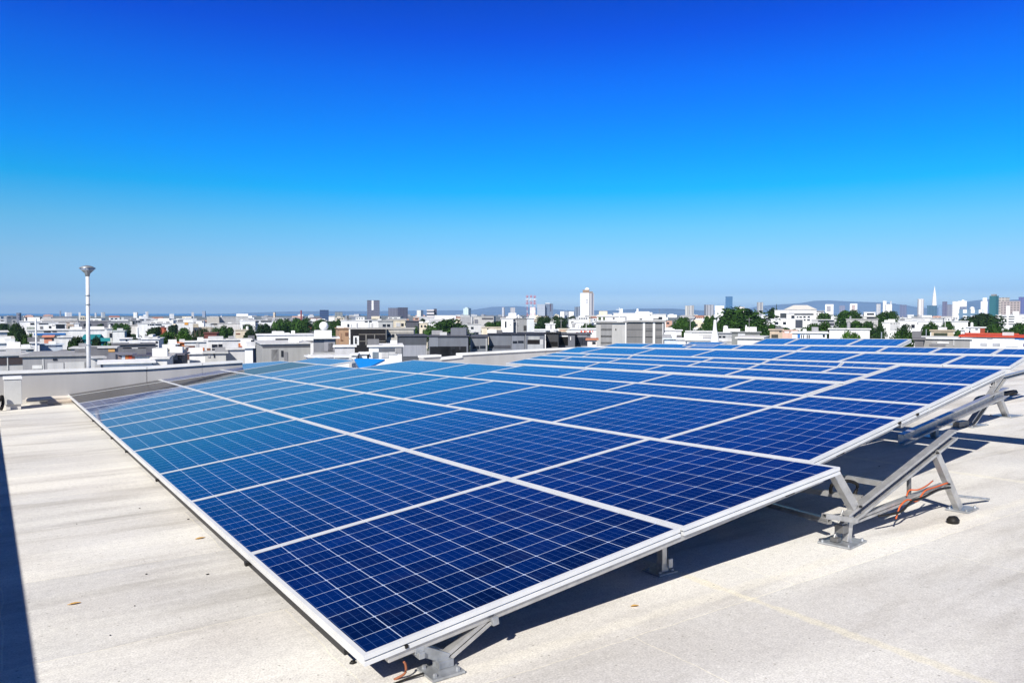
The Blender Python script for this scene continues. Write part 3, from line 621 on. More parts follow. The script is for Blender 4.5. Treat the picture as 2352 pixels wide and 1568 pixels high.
bld(1, 1290, 2050, 780, (.22,.22,.25), 'long slate grey block with one orange window behind the lamp post', k=4.6, cap=(.6,.6,.6), win=((1610,815,1780,860,(.10,.10,.13)),(1790,815,1910,860,(.10,.10,.13)),(1920,810,2040,868,(.62,.36,.14))))
bld(2, -150, 580, 715, (.17,.17,.185), 'dark slate house with low broken roof and grey lower storey', k=4.8, yaw=.1, win=((-140,805,380,885,(.21,.21,.22)),(390,800,575,885,(.15,.15,.17)),(0,780,140,800),(160,790,260,803,WHITE,'wall_panel'),(270,790,400,803)))
bld(2, -50, 225, 890, (.24,.2,.2), 'little kiosk with red and black shutters', k=4.1, cap=(.2,.2,.24), win=((30,920,95,1010,ORG),(100,920,160,1010,RED),(160,920,215,1015,(.17,.07,.06)),(-40,925,25,1015,BLUEW)))
bld(2, 230, 470, 905, OFFW, 'low white shed with dark roof edge beside the red shuttered kiosk', k=4.1, cap=(.1,.1,.14))
bld(2, 460, 860, 960, OFFW, 'low house with broad pale roof before the white corner block', k=4.2, cap=(.66,.65,.63), yaw=-.1, dep=9)
bld(2, -360, 500, 1040, WHITE, 'low white wall building just over the parapet', k=4.4, dep=4, yaw=.02, win=((480,1055,500,1095),(-345,1065,-325,1135)))
bld(2, 300, 668, 625, WHITE, 'white corner block with small square windows on its shaded end', k=4.9, dep=8, yaw=-.12, boxes=((430,515,560,WHITE),(340,620,598,PALE)), win=((600,672,645,707),(568,742,642,768),(595,787,618,808),(628,787,652,808),(580,640,668,900,(.66,.66,.67),'wall_panel'))[:4])
bld(2, 765, 900, 800, CREAM, 'small cream awning house beside the brown walled building', k=4.9, auto=1)
bld(2, 880, 1110, 790, (.66,.60,.52), 'cream house with arcade next to the white building with orange panels', k=4.6, win=((905,810,925,890),(940,810,960,890),(975,810,995,890),(1010,810,1030,890)))
bld(2, 850, 1000, 715, WHITE, 'small white house with dim windows behind the cream arcade', k=5.2, win=((860,745,920,775,MID),(930,745,985,775,MID)))
bld(2, 1000, 1110, 690, ORG, 'orange roofed box behind the cream arcade', k=5.0)
bld(2, 775, 1100, 895, (.10,.105,.12), 'dark glazed kiosk in front of the brown wall', k=4.2, cap=(.12,.12,.15), win=((785,925,860,985,(.16,.22,.30)),(880,925,985,1005,GREY),(995,925,1085,1000)))
bld(2, 1115, 1480, 672, OFFW, 'white wing with a big brown wall panel', k=4.55, yaw=0, win=((1115,752,1282,858,(.16,.085,.07)),(1115,858,1195,1000,(.16,.085,.07)),(1355,790,1388,857,ORG),(1405,790,1440,857,ORG),(1300,690,1350,1000,PALE,'pilaster')), boxes=((1330,1430,610,WHITE),))
bld(2, 1480, 2270, 640, (.72,.715,.69), 'long white building with black windows and orange panels', k=4.7, yaw=0, win=((1608,725,1700,782),(1715,722,1785,775),(1800,718,1872,775),(1608,800,1700,852),(1715,790,1825,852,ORG),(1920,710,2162,785,ORG),(2205,710,2268,770,ORG),(1525,792,1582,852,(.22,.10,.06))), boxes=((1545,1800,590,PALE),))
bld(2, 1480, 1830, 865, (.50,.50,.48), 'grey concrete forebuilding with a narrow dark door', k=4.3, yaw=0, win=((1530,880,1570,965,GREY),(1625,890,1645,965)))
bld(2, 1200, 1490, 875, WHITE, 'white front porch under the two narrow orange shutters', k=4.35, yaw=0, win=((1340,880,1358,905),))
bld(2, 1835, 2185, 800, (.56,.56,.56), 'blank pale grey block beside a white column', k=4.1, yaw=0)
bld(2, 2185, 2320, 770, WHITE, 'tall blank white pillar block left of the concrete complex', k=3.6, yaw=0, dep=4)
bld(2, 2265, 2400, 640, (.14,.16,.2), 'dark blue grey roofed block behind the white pillar', k=5.0)
# ---- concrete complex with dome
bld(3, 230, 1215, 850, (.36,.36,.35), 'grey concrete hall with parapet band below the white terrace', k=4.2, yaw=.10, dep=12, cap=(.6,.6,.6), win=((235,900,1210,925,(.10,.10,.11),'painted_shadow_gap'),(610,985,655,1095),(670,1010,742,1200,(.24,.24,.25),'door'),(410,950,545,1190,(.37,.37,.37)),(415,960,540,1180,(.41,.41,.41))))  # shadow below the parapet band is a strip of dark colour
bld(3, 205, 1220, 700, WHITE, 'long white roof terrace building with stepped top and black slots', k=5.2, yaw=.05, boxes=((485,690,650,WHITE),(690,800,680,WHITE)), win=((525,770,825,803),(430,808,920,840),(980,812,1200,845,MID)))
tw = bld(3, 1210, 1592, 752, (.22,.225,.24), 'grey concrete tower carrying a white ball dome', k=4.9, yaw=.0, d=104, dep=5, win=((1230,728+30,1590,750+30,(.09,.09,.1),'painted_shadow_gap'),(1395,765,1590,1000,(.30,.30,.32)),(1465,850,1555,1000,(.20,.20,.22))), cap=WHITE, capo=.6, boxes=((1225,1530,630,WHITE),))  # shadow under the roof slab set as a dark strip
(a0, yy) = sp(3, 1392, 548); pdm = site(a0, yy, 106); pr = 80/7.35*106/F
dm = thing('radome', 'white ball shaped radome on top of the grey concrete tower', 'radome', Matrix.Translation(pdm))
m = MB().lathe([(pr*math.sin(k_*math.pi/14), -pr*math.cos(k_*math.pi/14)) for k_ in range(1, 14)], 0, 0, 24); m.build('ball', M_WHITE, dm, smooth=True)
MB().lathe([(pr*.5, -pr*1.08), (pr*.42, -pr*.9)], 0, 0, 16).build('base_ring', wall_mat(PALE), dm)
bld(3, 1592, 1940, 900, (.52,.52,.53), 'low pale grey wing right of the dome tower', k=4.2, yaw=0, cap=WHITE)
bld(3, 1240, 1870, 1035, (.42,.42,.42), 'plain grey plinth storey under the dome tower', k=5.2, yaw=0, dep=3)
bld(3, 1110, 1600, 1085, WHITE, 'low white roof edge in front of the dome tower', k=5.2, dep=3, boxes=((1125,1145,1065,WHITE),))
for i_, (q0, q1, yt_) in enumerate(((1600,1850,1085),(1870,1985,1050),(2005,2180,1030))):
    bld(3, q0, q1, yt_, WHITE, ('small white roof hut in front of the brown glass building, ' + ('leftmost', 'middle', 'rightmost')[i_]), k=4.9, dep=3, auto=2 if i_ != 1 else 0)
# ---- brown and black glass building
bld(3, 1635, 1872, 585, (.42,.27,.17), 'tan brick end of the black glass office with small brown panels', d=165, yaw=.1, dep=8, win=((1780,665,1855,720,(.16,.08,.05)),(1660,670,1690,800,(.36,.22,.14)),(1670,795,1725,812,(.2,.1,.06))))
bld(3, 1872, 2500, 592, (.016,.015,.016), 'black glass office block with pale mullions and a white framed window', d=163, yaw=.0, dep=10, cap=(.4,.38,.35), win=((1925,725,2022,885,WHITE,'window_frame'),(1950,748,1995,868),(2020,690,2490,702,(.22,.2,.18),'mullion'),(2140,700,2156,890,(.26,.25,.23),'mullion'),(2292,700,2305,890,(.26,.25,.23),'mullion'),(2030,812,2490,824,(.2,.19,.17),'mullion')))
bld(4, 288, 812, 590, (.44,.42,.38), 'grey brown concrete block joined to the black glass office', d=166, yaw=-.05, dep=10, win=((310,690,372,748),(395,690,442,748),(290,655,800,665,(.30,.28,.25),'ledge')))
bld(4, 0, 580, 895, WHITE, 'low white shed with grey glazed front below the black glass office', k=4.0, yaw=0, dep=7, win=((170,940,455,1010,(.11,.12,.14)),(465,940,575,1040,GREY),(60,1010,165,1120,(.16,.2,.24)),(215,1015,345,1120,PALE),(350,1010,498,1060,PALE)))
# ---- charcoal modern building
bld(4, 510, 1055, 715, (0.086,0.095,0.111), 'charcoal clad left wing of the modern flat-roofed building', d=124, yaw=.05, dep=10, cap=(0.074,0.078,0.095), win=((585,890,1040,1090,(0.313,0.329,0.370)),(845,892,850,1090,(0.223,0.235,0.258)),(1030,892,1052,1090,PALE,'pilaster')))
bld(4, 1045, 1800, 720, (0.149,0.161,0.186), 'protruding charcoal corner block over a black glass recess', d=122, yaw=-.05, dep=11, cap=(0.074,0.078,0.095), win=((1045,728,1205,915,(0.201,0.216,0.245)),(1205,728,1212,915,(0.268,0.282,0.319)),(1060,912,1765,1085,(.012,.013,.016),'recess'),(1270,915,1440,1085,(0.020,0.022,0.026)),(1460,915,1545,1085,(0.045,0.051,0.061)),(1625,910,1660,1085,(0.104,0.109,0.129),'pilaster')), boxes=((1450,1760,592,(0.149,0.157,0.181)),))
bld(4, 1800, 2130, 725, (0.171,0.184,0.206), 'grey bay with two ribbon windows right of the charcoal corner block', d=125, yaw=-.02, dep=9, cap=(0.090,0.095,0.120), win=((1800,725,2112,762,(0.045,0.051,0.077)),(1850,905,1965,957),(1985,900,2092,947),(1800,765,1830,1030,(0.313,0.329,0.362),'pilaster'),(2098,765,2112,1000,PALE,'pilaster')))
bld(4, 2130, 2560, 685, (0.156,0.169,0.198), 'grey panelled hall with a long low window strip', d=127, yaw=-.02, dep=10, cap=(0.037,0.039,0.052), win=((2148,895,2215,943),(2230,895,2540,943,(0.067,0.070,0.086))))
bld(5, 340, 590, 905, (0.194,0.208,0.241), 'grey bay with two black square windows', d=124, yaw=-.02, dep=9, cap=(0.037,0.039,0.052), win=((358,1035,442,1075),(460,1030,568,1070)))
bld(5, 590, 945, 900, (0.149,0.161,0.190), 'grey bay with a black window under a pale slanted canopy', d=122, yaw=-.02, dep=9, cap=(0.045,0.047,0.061), win=((622,1015,850,1092,(.012,.01,.01)),(625,1095,920,1200,(0.372,0.383,0.396)),(640,955,855,1012,(0.342,0.352,0.353),'canopy'),(860,1005,920,1095,PALE)))
bld(5, 945, 1200, 885, (0.055,0.057,0.061), 'black timber clad shop bay with open dark front', d=126, yaw=-.03, dep=9, cap=(0.029,0.029,0.029), win=((950,1050,1180,1130,(.008,.008,.008),'recess'),(1050,1135,1190,1180,(0.149,0.149,0.147))))
bld(5, 1195, 1480, 900, (0.141,0.149,0.177), 'grey shop bay with a white edged black doorway', d=130, yaw=0, dep=9, cap=(0.090,0.095,0.111), win=((1205,940,1355,958,WHITE,'lintel'),(1205,960,1355,1110,(.008,.008,.008),'doorway'),(1395,960,1410,1020,WHITE,'sign')))
bld(5, 1480, 1760, 905, (0.164,0.173,0.206), 'grey shop bay with slate blue glass doors', d=133, yaw=0, dep=9, cap=(0.104,0.109,0.129), win=((1490,975,1700,1105,(0.026,0.031,0.048)),(1620,975,1640,1105,(0.104,0.117,0.154),'mullion'),(1530,920,1700,965,(0.223,0.227,0.258),'canopy')))
bld(5, 1705, 1870, 1000, (.66,.60,.56), 'small pale house with a terracotta eave beside the panelled block', d=100, yaw=0, dep=5, cap=(.48,.2,.12), win=((1790,1050,1850,1090),))
# ---- white block with masts
bld(5, 160, 375, 628, WHITE, 'white block with tall slot windows right of the rounded tree', d=210, yaw=0, dep=9, win=((225,685,252,795),(315,735,325,755)), boxes=((290,430,535,WHITE),))
bld(5, 375, 622, 628, (.27,.275,.28), 'mid grey block joined to the white slot-window block', d=212, yaw=0, dep=9, win=((560,760,620,850,(.05,.05,.05)),(450,755,465,770)))
bld(5, 618, 752, 622, (.58,.60,.61), 'narrow pale block right of the mid grey block', d=211, yaw=0, dep=9)
# ---- big panelled block
bld(5, 1862, 2380, 692, (.43,.425,.41), 'light concrete side of the big panelled block with louvred strip', d=118, yaw=.0, dep=12, cap=(.34,.34,.33), capo=.35, win=((1945,705,2140,1140,(.25,.25,.25)),(1945,815,2140,850,(.16,.16,.16),'louvre'),(1945,935,2140,970,(.16,.16,.16),'louvre'),(1945,1055,2140,1085,(.16,.16,.16),'louvre'),(1945,705,2140,730,(.18,.18,.18),'louvre'),(2205,815,2220,845)))
bld(6, 172, 885, 530, (.185,.182,.18), 'dark grey panelled front of the big block with white pillars', d=117, yaw=-.04, dep=12, cap=(.36,.36,.35), capo=.38, win=((492,545,532,990,WHITE,'pilaster'),(682,545,724,990,WHITE,'pilaster'),(180,672,488,682,(.16,.16,.16),'ledge'),(180,808,488,818,(.17,.17,.17),'ledge'),(540,665,680,675,(.15,.15,.15),'ledge'),(540,700,680,712,(.1,.1,.1),'ledge'),(540,806,680,820,(.06,.06,.06),'ledge'),(730,565,855,580,(.08,.08,.08),'louvre'),(730,660,855,695,(.13,.13,.13),'louvre'),(730,790,855,835,(.13,.13,.13),'louvre'),(730,930,855,945,(.08,.08,.08),'louvre'),(860,545,885,990,(.5,.5,.5),'pilaster')))
bld(5, 1880, 2380, 590, WHITE, 'white rooftop plant house with dark openings behind the panelled block', d=200, yaw=0, dep=10, win=((1900,545+55,1950,660,(.07,.1,.05)),(1985,600,2020,660,(.07,.1,.05)),(2155,615,2190,650,MID)), boxes=((1910,2060,500,CREAM),(2110,2352,580,WHITE)))
bld(6, -30, 610, 385, WHITE, 'broad white block behind the big panelled block', d=330, yaw=0, dep=14, win=((145,435,200,515,MID),(430,485,765,505,(.1,.1,.1))), boxes=((360,605,362,WHITE),(90,130,310,WHITE),(380,410,310,WHITE)))
bld(6, 590, 900, 405, OFFW, 'lower white extension right of the broad white block', d=335, yaw=0, dep=12)
bld(5, 1400, 1870, 815, WHITE, 'long low white shop with a row of red shutters', d=170, yaw=0, dep=8, win=((1480,875,1530,900,ORG),(1580,850,1612,888,RED),(1640,850,1700,886,RED),(1730,850,1762,886,RED),(1790,850,1808,875,RED)))
bld(5, 1180, 1400, 820, CREAM, 'pale cream house left of the red shuttered shop', d=172, yaw=0, dep=7, win=((1215,830,1310,860,(.62,.42,.30)),(1340,815,1390,900,BLUEW)))
bld(5, 750, 1180, 830, WHITE, 'low white roof strip behind the charcoal building', d=165, yaw=0, dep=6, auto=3)
bld(5, 955, 1122, 725, WHITE, 'blank white cube standing before the dark tree mass', d=215, yaw=0, dep=6)
bld(5, 1365, 1560, 645, OFFW, 'pale flat building at the foot of the tall white tower', d=420, auto=2)
bld(5, 1405, 1800, 705, WHITE, 'white flat hall with grey doors in front of the pale flat building', d=300, win=((1405,725,1490,790,GREY),))
bld(4, 890, 1050, 490, CREAM, 'cream house left of the rounded tree pair', d=300, win=((920,530,950,570),(985,530,1020,570),(940,600,1035,650,(.55,.52,.42))))
bld(4, 975, 1285, 478, WHITE, 'white house with two black windows behind the rounded trees', d=340, win=((985,530,1020,565),(1195,485,1220,515)))
bld(4, 2000, 2600, 570, CREAM, 'long cream hall under the broad rounded tree', d=240, yaw=-.05, win=((2105,590,2125,610),(2160,585,2240,615,(.62,.55,.48))))
bld(4, 1740, 2010, 515, (.52,.52,.51), 'pale grey annex below the grey flat-roofed pair', d=370, auto=2)
bld(4, 1630, 1850, 380, (.33,.33,.34), 'left of a grey flat-roofed pair behind the rounded tree', d=520, cap=PALE, win=((1840,385,1850,500,WHITE),))
bld(4, 1850, 2250, 375, (.44,.43,.41), 'right of a grey flat-roofed pair, with a dark square window', d=500, cap=PALE, win=((1868,430,1940,500,(.16,.16,.18)),(2015,400,2240,430,(.07,.07,.08))))
bld(4, 160, 425, 440, (.42,.425,.42), 'plain grey pitched roof house above the black glass office', d=330, roof='hip', cap=(.40,.41,.40))
bld(4, 640, 890, 450, (.09,.09,.105), 'dark slate gabled house above the concrete block', d=330, roof='gable', cap=(.08,.08,.10))
bld(4, 360, 650, 440, CREAM, 'cream flat house between the grey and the slate roofs', d=360, win=((575,500,622,550),(480,490,560,560,PALE)))
bld(4, 1165, 1552, 355, WHITE, 'wide blank white block behind the rounded trees', d=700, win=((1295,415,1345,440),(1495,400,1530,425)))
bld(3, 1700, 2200, 445, WHITE, 'white house with small windows above the tan brick end', d=300, win=((1810,510,1845,565),(1870,510,1890,560,PALE),(2125,460,2180,480),(1800,360,1840,445,DARK,'roof_box')))
bld(3, 2120, 2420, 440, OFFW, 'white house with balcony right above the black glass office', d=330, win=((2125,455,2180,478),(2200,455,2250,478),(2235,500,2270,560,PALE)))
bld(3, -40, 560, 445, WHITE, 'broad white building with black ribbon windows left of the big trees', d=430, win=((135,458,220,482),(260,445,470,475),(100,512,175,530),(0,560,100,592)))
# ---- left middle distance
bld(1, 380, 700, 312, WHITE, 'large white villa with stepped block top on the left', d=270, yaw=0, dep=9, boxes=((500,690,245,WHITE),), win=((540,345,600,378),(485,415,600,500,(.3,.33,.3)),(700,300,700,300))[:2])
bld(1, 690, 1010, 335, WHITE, 'white villa wing with dark terrace roof on the left', d=265, yaw=0, dep=8, win=((735,405,778,450,MID),(870,400,905,440),(720,340,860,370,(.06,.07,.09)),(920,385,1000,395,MID)))
bld(1, 1000, 1170, 360, WHITE, 'white house with a big black opening', d=262, yaw=0, dep=8, win=((1012,372,1145,442),))
bld(1, 800, 1420, 305, (.38,.38,.38), 'long grey warehouse with a thin white roof line on the left', d=360, yaw=0, dep=10, cap=OFFW)
bld(1, 1190, 1320, 330, (.47,.38,.31), 'tan block with a dark doorway left of the lamp post', d=300, win=((1215,400,1280,470,(.1,.1,.08)),(1250,330,1315,365,WHITE)))
bld(1, 1330, 1415, 345, WHITE, 'narrow white block left of the lamp post', d=285)
bld(1, 1420, 1905, 305, (.19,.19,.21), 'wide windowless charcoal hall behind the lamp post', d=330, yaw=.04, dep=12, cap=(.5,.5,.5))
bld(1, 1905, 2330, 310, (.36,.37,.38), 'low grey roof hall right of the charcoal hall', d=400, cap=(.5,.51,.52))
bld(1, 560, 1180, 470, OFFW, 'white house with long bright blue awning', d=185, yaw=0, dep=8, win=((795,487,900,512),(925,487,988,508),(650,528,1130,562,BLU,'awning'),(700,565,1040,620,(.16,.17,.18))))
aw = bld(1, 780, 935, 566, (.60,.26,.17), 'salmon pink kiosk roof below the blue awning', d=150, roof='gable', cap=(.62,.27,.17), dep=4)
bld(1, 1180, 1900, 460, WHITE, 'cluster house with wavy white roof behind the lamp post', d=210, yaw=0, win=((1310,450+15,1480,475,GREY),(1770,465,1865,480)), boxes=((1290,1480,420,WHITE),(1600,1830,415,WHITE)))
bld(1, 1900, 2020, 440, OFFW, 'small white house right of the wavy roofed house', d=200, auto=1)
bld(1, 2010, 2235, 480, (.66,.67,.66), 'pale shed with light roof among the trees', d=195, cap=(.62,.66,.66))
bld(1, 1450, 1760, 560, (.02,.16,.17), 'teal roofed hall left behind the lamp post', d=150, roof='gable', cap=TEAL, dep=9)
bld(1, 1790, 1920, 620, (.02,.20,.22), 'low teal roofed shed right of the lamp post', d=125, roof='gable', cap=(.03,.26,.27), dep=5)
bld(1, 1050, 1270, 590, OFFW, 'low white house with small dark windows below the blue awning', d=140, win=((1060,595,1090,610),(1150,575+10,1260,600,MID)))
bld(1, 2160, 2510, 615, WHITE, 'white cube house with two tiny square windows', d=135, yaw=.03, win=((2255,640,2280,665),(2320,640,2340,658)))
bld(1, 0, 260, 590, (.52,.50,.47), 'house with broad beige grey roof at the left edge', d=140, roof='gable', cap=(.50,.48,.45), dep=9)
bld(1, 0, 245, 690, OFFW, 'pale flat house at the left edge under the beige roof', d=105, auto=2)
bld(1, -40, 135, 480, OFFW, 'small pale roofed house at the far left edge', d=175, roof='gable', cap=(.66,.66,.64))
bld(1, 770, 910, 240, (.62,.60,.58), 'cream block beside a black square on the far left', d=520, win=((690,240,755,300,(.03,.03,.045)),))
bld(1, 430, 480, 240, (.06,.065,.09), 'dark slate block left of the villa top', d=520)
bld(2, 290, 850, 352, WHITE, 'long white house with a row of small black windows', d=330, yaw=0, win=((455,368,472,388),(485,368,507,388),(515,368,560,388),(575,368,675,386),(510,335,580,348,K),(600,330,700,345,K)), boxes=((500,720,325,OFFW),))
bld(2, 20, 290, 385, (.6,.58,.55), 'pale long roofed house left of the row of black windows', d=330, win=((0,395,45,412),))
bld(2, 705, 805, 425, (.42,.11,.06), 'brick red windowless block among the trees', d=240, dep=5, yaw=.3)
bld(2, 1440, 1690, 520, (.17,.06,.05), 'maroon block with sloping top behind the long white building', d=190, dep=6, yaw=-.1, cap=(.19,.07,.055))
bld(2, 2020, 2260, 465, CREAM, 'cream house with a brown eave among the trees', d=250, dep=7, win=((2020,530,2095,548,(.2,.07,.04)),), boxes=())
bld(2, 960, 1240, 330, OFFW, 'white building with an orange sign', d=380, yaw=0, win=((1100,285+50,1160,380,(.70,.32,.05),'sign'),), boxes=((1075,1240,285,OFFW),(985,1080,290,MID)))
bld(2, 1250, 1450, 300, WHITE, 'white block with sloping terrace right of the orange sign', d=430, win=((1255,325,1300,345,MID),(1420,305,1440,340)))
bld(2, 1500, 1720, 235, (.46,.43,.39), 'tan grey block at the left end of the long white roofs', d=560, cap=WHITE)
bld(2, 1720, 2030, 240, (.42,.42,.43), 'grey hall with a long white roof near the horizon', d=570, cap=WHITE)
bld(2, 2025, 2240, 225, (.46,.46,.46), 'grey hall with a tall white top near the horizon', d=560, boxes=((2035,2235,180,WHITE),), yaw=0)
bld(2, 1700, 2100, 350, (.62,.60,.57), 'low pale building with grey slope left of the white ribbon-window block', d=400, win=((1570,355,1690,380),))
bld(2, 2100, 2360, 305, WHITE, 'white block with black ribbon window near the horizon', d=420, yaw=0, win=((2150,412,2310,446),(2140,375,2280,385,GREY)))
# ---- right middle distance
bld(6, 885, 1180, 690, WHITE, 'white low house right of the panelled block', d=140, yaw=0, win=((890,780,912,815,MID),(1095,780,1175,820,MID),(915,738,1070,752,PALE)), boxes=((900,1060,675,WHITE),))
bld(6, 880, 1140, 840, BLUEW, 'bluish low annex right of the panelled block', d=105, yaw=0, win=((975,862,990,872),(1010,862,1030,872),(1060,862,1080,872)))
bld(6, 1120, 1330, 845, WHITE, 'low white roof slab before the white hall', d=98, yaw=0, dep=4)
bld(6, 1280, 1770, 712, OFFW, 'wide white hall left of the white obelisk', d=135, yaw=0, win=((1485,770,1730,835,(.5,.5,.5)),))
bld(6, 1290, 1900, 860, WHITE, 'long white roof edge at the foot of the obelisk', d=96, yaw=0, dep=4, win=((1520,858,1540,880),(1568,858,1588,880),(1672,858,1700,875,MID)))
bld(6, 1855, 2225, 735, (.38,.39,.40), 'grey house with small square windows right of the obelisk', d=140, yaw=0, win=((1860,800,1905,830),(1925,800,1975,830),(2080,815,2140,830),(1855,840,2210,900,(.55,.55,.55))), boxes=((1935,2225,672,WHITE),))
bld(6, 2210, 2420, 735, PALE, 'pale grey house with a tall white chimney stack', d=138, yaw=0, boxes=((2330,2352,610,WHITE),))
bld(7, -100, 340, 795, (.24,.25,.24), 'dark grey flat house at the left foot of the big tree', d=120, yaw=0, win=((0,825,110,890,(.48,.49,.5)),(240,800,250,860,MID)), boxes=((110,290,720,WHITE),))
bld(7, -60, 425, 885, (.62,.61,.59), 'broad pale roof slab left of the short top row of panels', d=84, yaw=-.1, dep=7)
bld(7, 520, 715, 755, (.50,.40,.30), 'beige house with a dark arch', d=135, yaw=0, win=((545,840,650,900,(.06,.06,.05),'arch'),(665,750+20,700,800,DARK)))
bld(7, 720, 945, 770, (.62,.42,.34), 'terracotta and white house below the civic building', d=150, yaw=0, win=((725,755+15,830,790,(.06,.06,.08)),(760,785,830,815,WHITE)))
bld(7, 900, 1425, 805, WHITE, 'white low house with a blue door and narrow windows', d=110, yaw=.0, dep=7, win=((980,835,1022,900,BLU,'door'),(1035,848,1050,900),(1068,848,1085,900),(1120,848,1138,900),(1150,848,1170,900),(1365,840,1398,880)), boxes=((1060,1115,760,WHITE),))
bld(7, 1515, 2120, 745, OFFW, 'long white wall house with one tiny window among trees', d=140, yaw=0, win=((1790,768,1815,795),(1940,735+12,2120,752,(.55,.53,.46)),(1900,805,1955,850,PALE)))
bld(7, 540, 860, 585, WHITE, 'blank white lower block of the civic building', d=330, yaw=0, dep=8)
bld(7, 800, 1215, 492, (.68,.68,.67), 'white civic building wing with rows of square black windows', d=345, yaw=0, dep=12, win=((875,530,925,575),(960,545,985,565),(1000,545,1040,565),(1060,540,1095,565),(1125,540,1160,565),(1070,590,1095,612),(1120,590,1160,612),(940,600,1050,730,(.06,.07,.09)),(920,495,1215,520)))
bld(7, 600, 815, 440, WHITE, 'white civic building left wing with dark terraces', d=352, yaw=0, dep=12, win=((685,490,800,570,(.05,.06,.07)),(605,548,670,572,(.06,.06,.06))))
bld(7, 770, 1260, 432, (.70,.69,.66), 'pale hip-roofed hall crowning the civic building', d=362, yaw=0, dep=22, roof='hip', cap=(.72,.69,.62), win=((820,450,920,490,(.60,.60,.62)),(930,450,1170,490,(.64,.64,.66))))
bld(7, 1215, 1400, 450, OFFW, 'white right wing of the civic building with dark slots', d=380, yaw=0, win=((1255,448+4,1400,470,(.03,.035,.06)),(1270,495,1300,515),(1320,495,1395,515)))
bld(7, 1210, 1560, 595, (.5,.5,.5), 'dark banded two-storey house between the trees', d=240, yaw=0, cap=(.72,.72,.70), win=((1310,612,1550,632,(.03,.035,.045)),(1420,650,1555,690,(.07,.07,.09)),(1430,655,1440,690,WHITE)))
bld(7, 1790, 2260, 585, (.45,.44,.42), 'long grey roof hall between two trees', d=260, yaw=0, cap=(.47,.46,.44))
bld(7, 1900, 2260, 545, (.62,.61,.58), 'upper pale roof hall above the long grey roof hall', d=330, win=((2100,492+60,2225,520+60),))
bld(7, 2060, 2240, 470, WHITE, 'white pavilion with a dark window near the horizon', d=500, win=((2105,492,2220,520),))
bld(8, 85, 345, 632, OFFW, 'white house with a row of four small black windows', d=235, yaw=0, win=((200,632,232,652),(250,638,268,652),(285,632,300,652),(315,630,335,650),(200,660,340,750,PALE)), boxes=((170,270,582,WHITE),))
bld(8, 345, 615, 600, WHITE, 'blank white block in the right middle distance', d=245, yaw=0)
bld(8, 375, 545, 565, OFFW, 'white stepped roof behind the blank white block', d=290)
bld(8, 540, 865, 548, (.52,.52,.52), 'long pale grey hall with a flat roof on the right', d=310, win=((720,570,830,580,WHITE),))
bld(8, 860, 1045, 560, (.55,.55,.54), 'grey striped hall right of the long pale hall', d=300)
bld(8, 600, 1000, 610, WHITE, 'white lower range in front of the long pale grey hall', d=270, win=((615,635,665,660,MID),))
bld(8, 875, 1195, 755, BEIGE, 'beige walled house with a dark opening on the right', d=140, yaw=0, win=((920,800,1110,850,(.05,.06,.04)),))
bld(8, 1190, 1435, 610, WHITE, 'white cube house left of the big right tree', d=215, yaw=.05)
bld(8, 1340, 1392, 745, WHITE, 'slim white pillar house between hedges', d=130, dep=2)
bld(8, 1435, 1700, 705, WHITE, 'white house with a rust red door on the right', d=160, yaw=0, win=((1635,728,1700,805,(.30,.06,.03),'door'),(1480,765,1503,800),(1485,735,1505,750),(1570,735,1605,750)))
bld(8, 1935, 2275, 510, WHITE, 'white office block with ribbon windows at the right edge', d=420, yaw=0, win=tuple((a_, b_, c_, b_+14) for b_ in (532,572,612,652) for a_, c_ in ((1970,2080),(2105,2185))), boxes=((2070,2120,365,WHITE),(2160,2240,455,WHITE)))
bld(8, 2270, 2400, 500, OFFW, 'white slab cut by the right edge of the picture', d=430, yaw=0, win=((2275,545,2390,560,PALE),(2275,600,2390,612,PALE)))
bld(8, 600, 725, 890, (.15,.145,.15), 'dark grey house end beside the topmost short row', d=92, yaw=0, dep=6)
bld(8, 720, 1425, 880, (.30,.295,.29), 'grey low building with a pale sign board on its wall', d=95, yaw=0, dep=8, cap=OFFW, win=((970,948,1135,972,OFFW,'sign_board'),(885,958,955,968,PALE,'sign_board'),(1195,900,1210,1000,PALE,'pilaster'),(860,980,1090,1010,(.2,.2,.22))))
bld(8, 1425, 2500, 850, WHITE, 'white house with a long red roof edge at the right', d=92, yaw=.0, dep=9, cap=(.55,.07,.03), win=((1795,862,1865,905,(.34,.35,.38)),(1700,965,1795,1010,(.45,.46,.48)),(1868,965,1970,1010,(.36,.37,.40)),(1455,908,1475,925),(2165,862,2500,905,BLU,'awning'),(2045,905,2215,1020,(.70,.72,.76)),(2280,965,2340,1010,(.07,.07,.22))))
rr_ = bld(8, 1500, 2160, 812, (.55,.08,.035), 'red tiled ridge house behind the red roof edge', d=105, roof='gable', cap=(.60,.10,.045), dep=7, yaw=0)
# ---- skyline towers
def tower(z, x0, x1, yt, col, win, label, d=2200, sx=5, sz=3.6, fx=.55, fz=.5, yaw=None, boxes=(), cap=None, w=(), name='tower'):
    return bld(z, x0, x1, yt, col, label, d=d, yaw=yaw if yaw is not None else brnd.uniform(-.3, .3), mat=tower_mat(col, win, sx, sz, fx, fz), cat='tower', name=name, boxes=boxes, cap=cap or col, win=w)
tower(1, 283, 357, 165, (.15,.16,.2), (.07,.08,.12), 'dark slate tower alone near the left edge of the skyline', 900, yaw=-.5)
tower(1, 1064, 1091, 130, (.20,.22,.28), (.12,.13,.18), 'small dark tower standing against the sea', 2600)
tower(1, 1183, 1292, 152, WHITE, (.6,.6,.6), 'broad white block standing against the sea', 2400)
tower(1, 1414, 1446, 150, WHITE, (.55,.55,.55), 'slim white tower left of the lamp post', 1500)
tower(1, 1694, 1726, 160, PALE, (.35,.37,.4), 'slim grey tower just right of the lamp post', 2300)
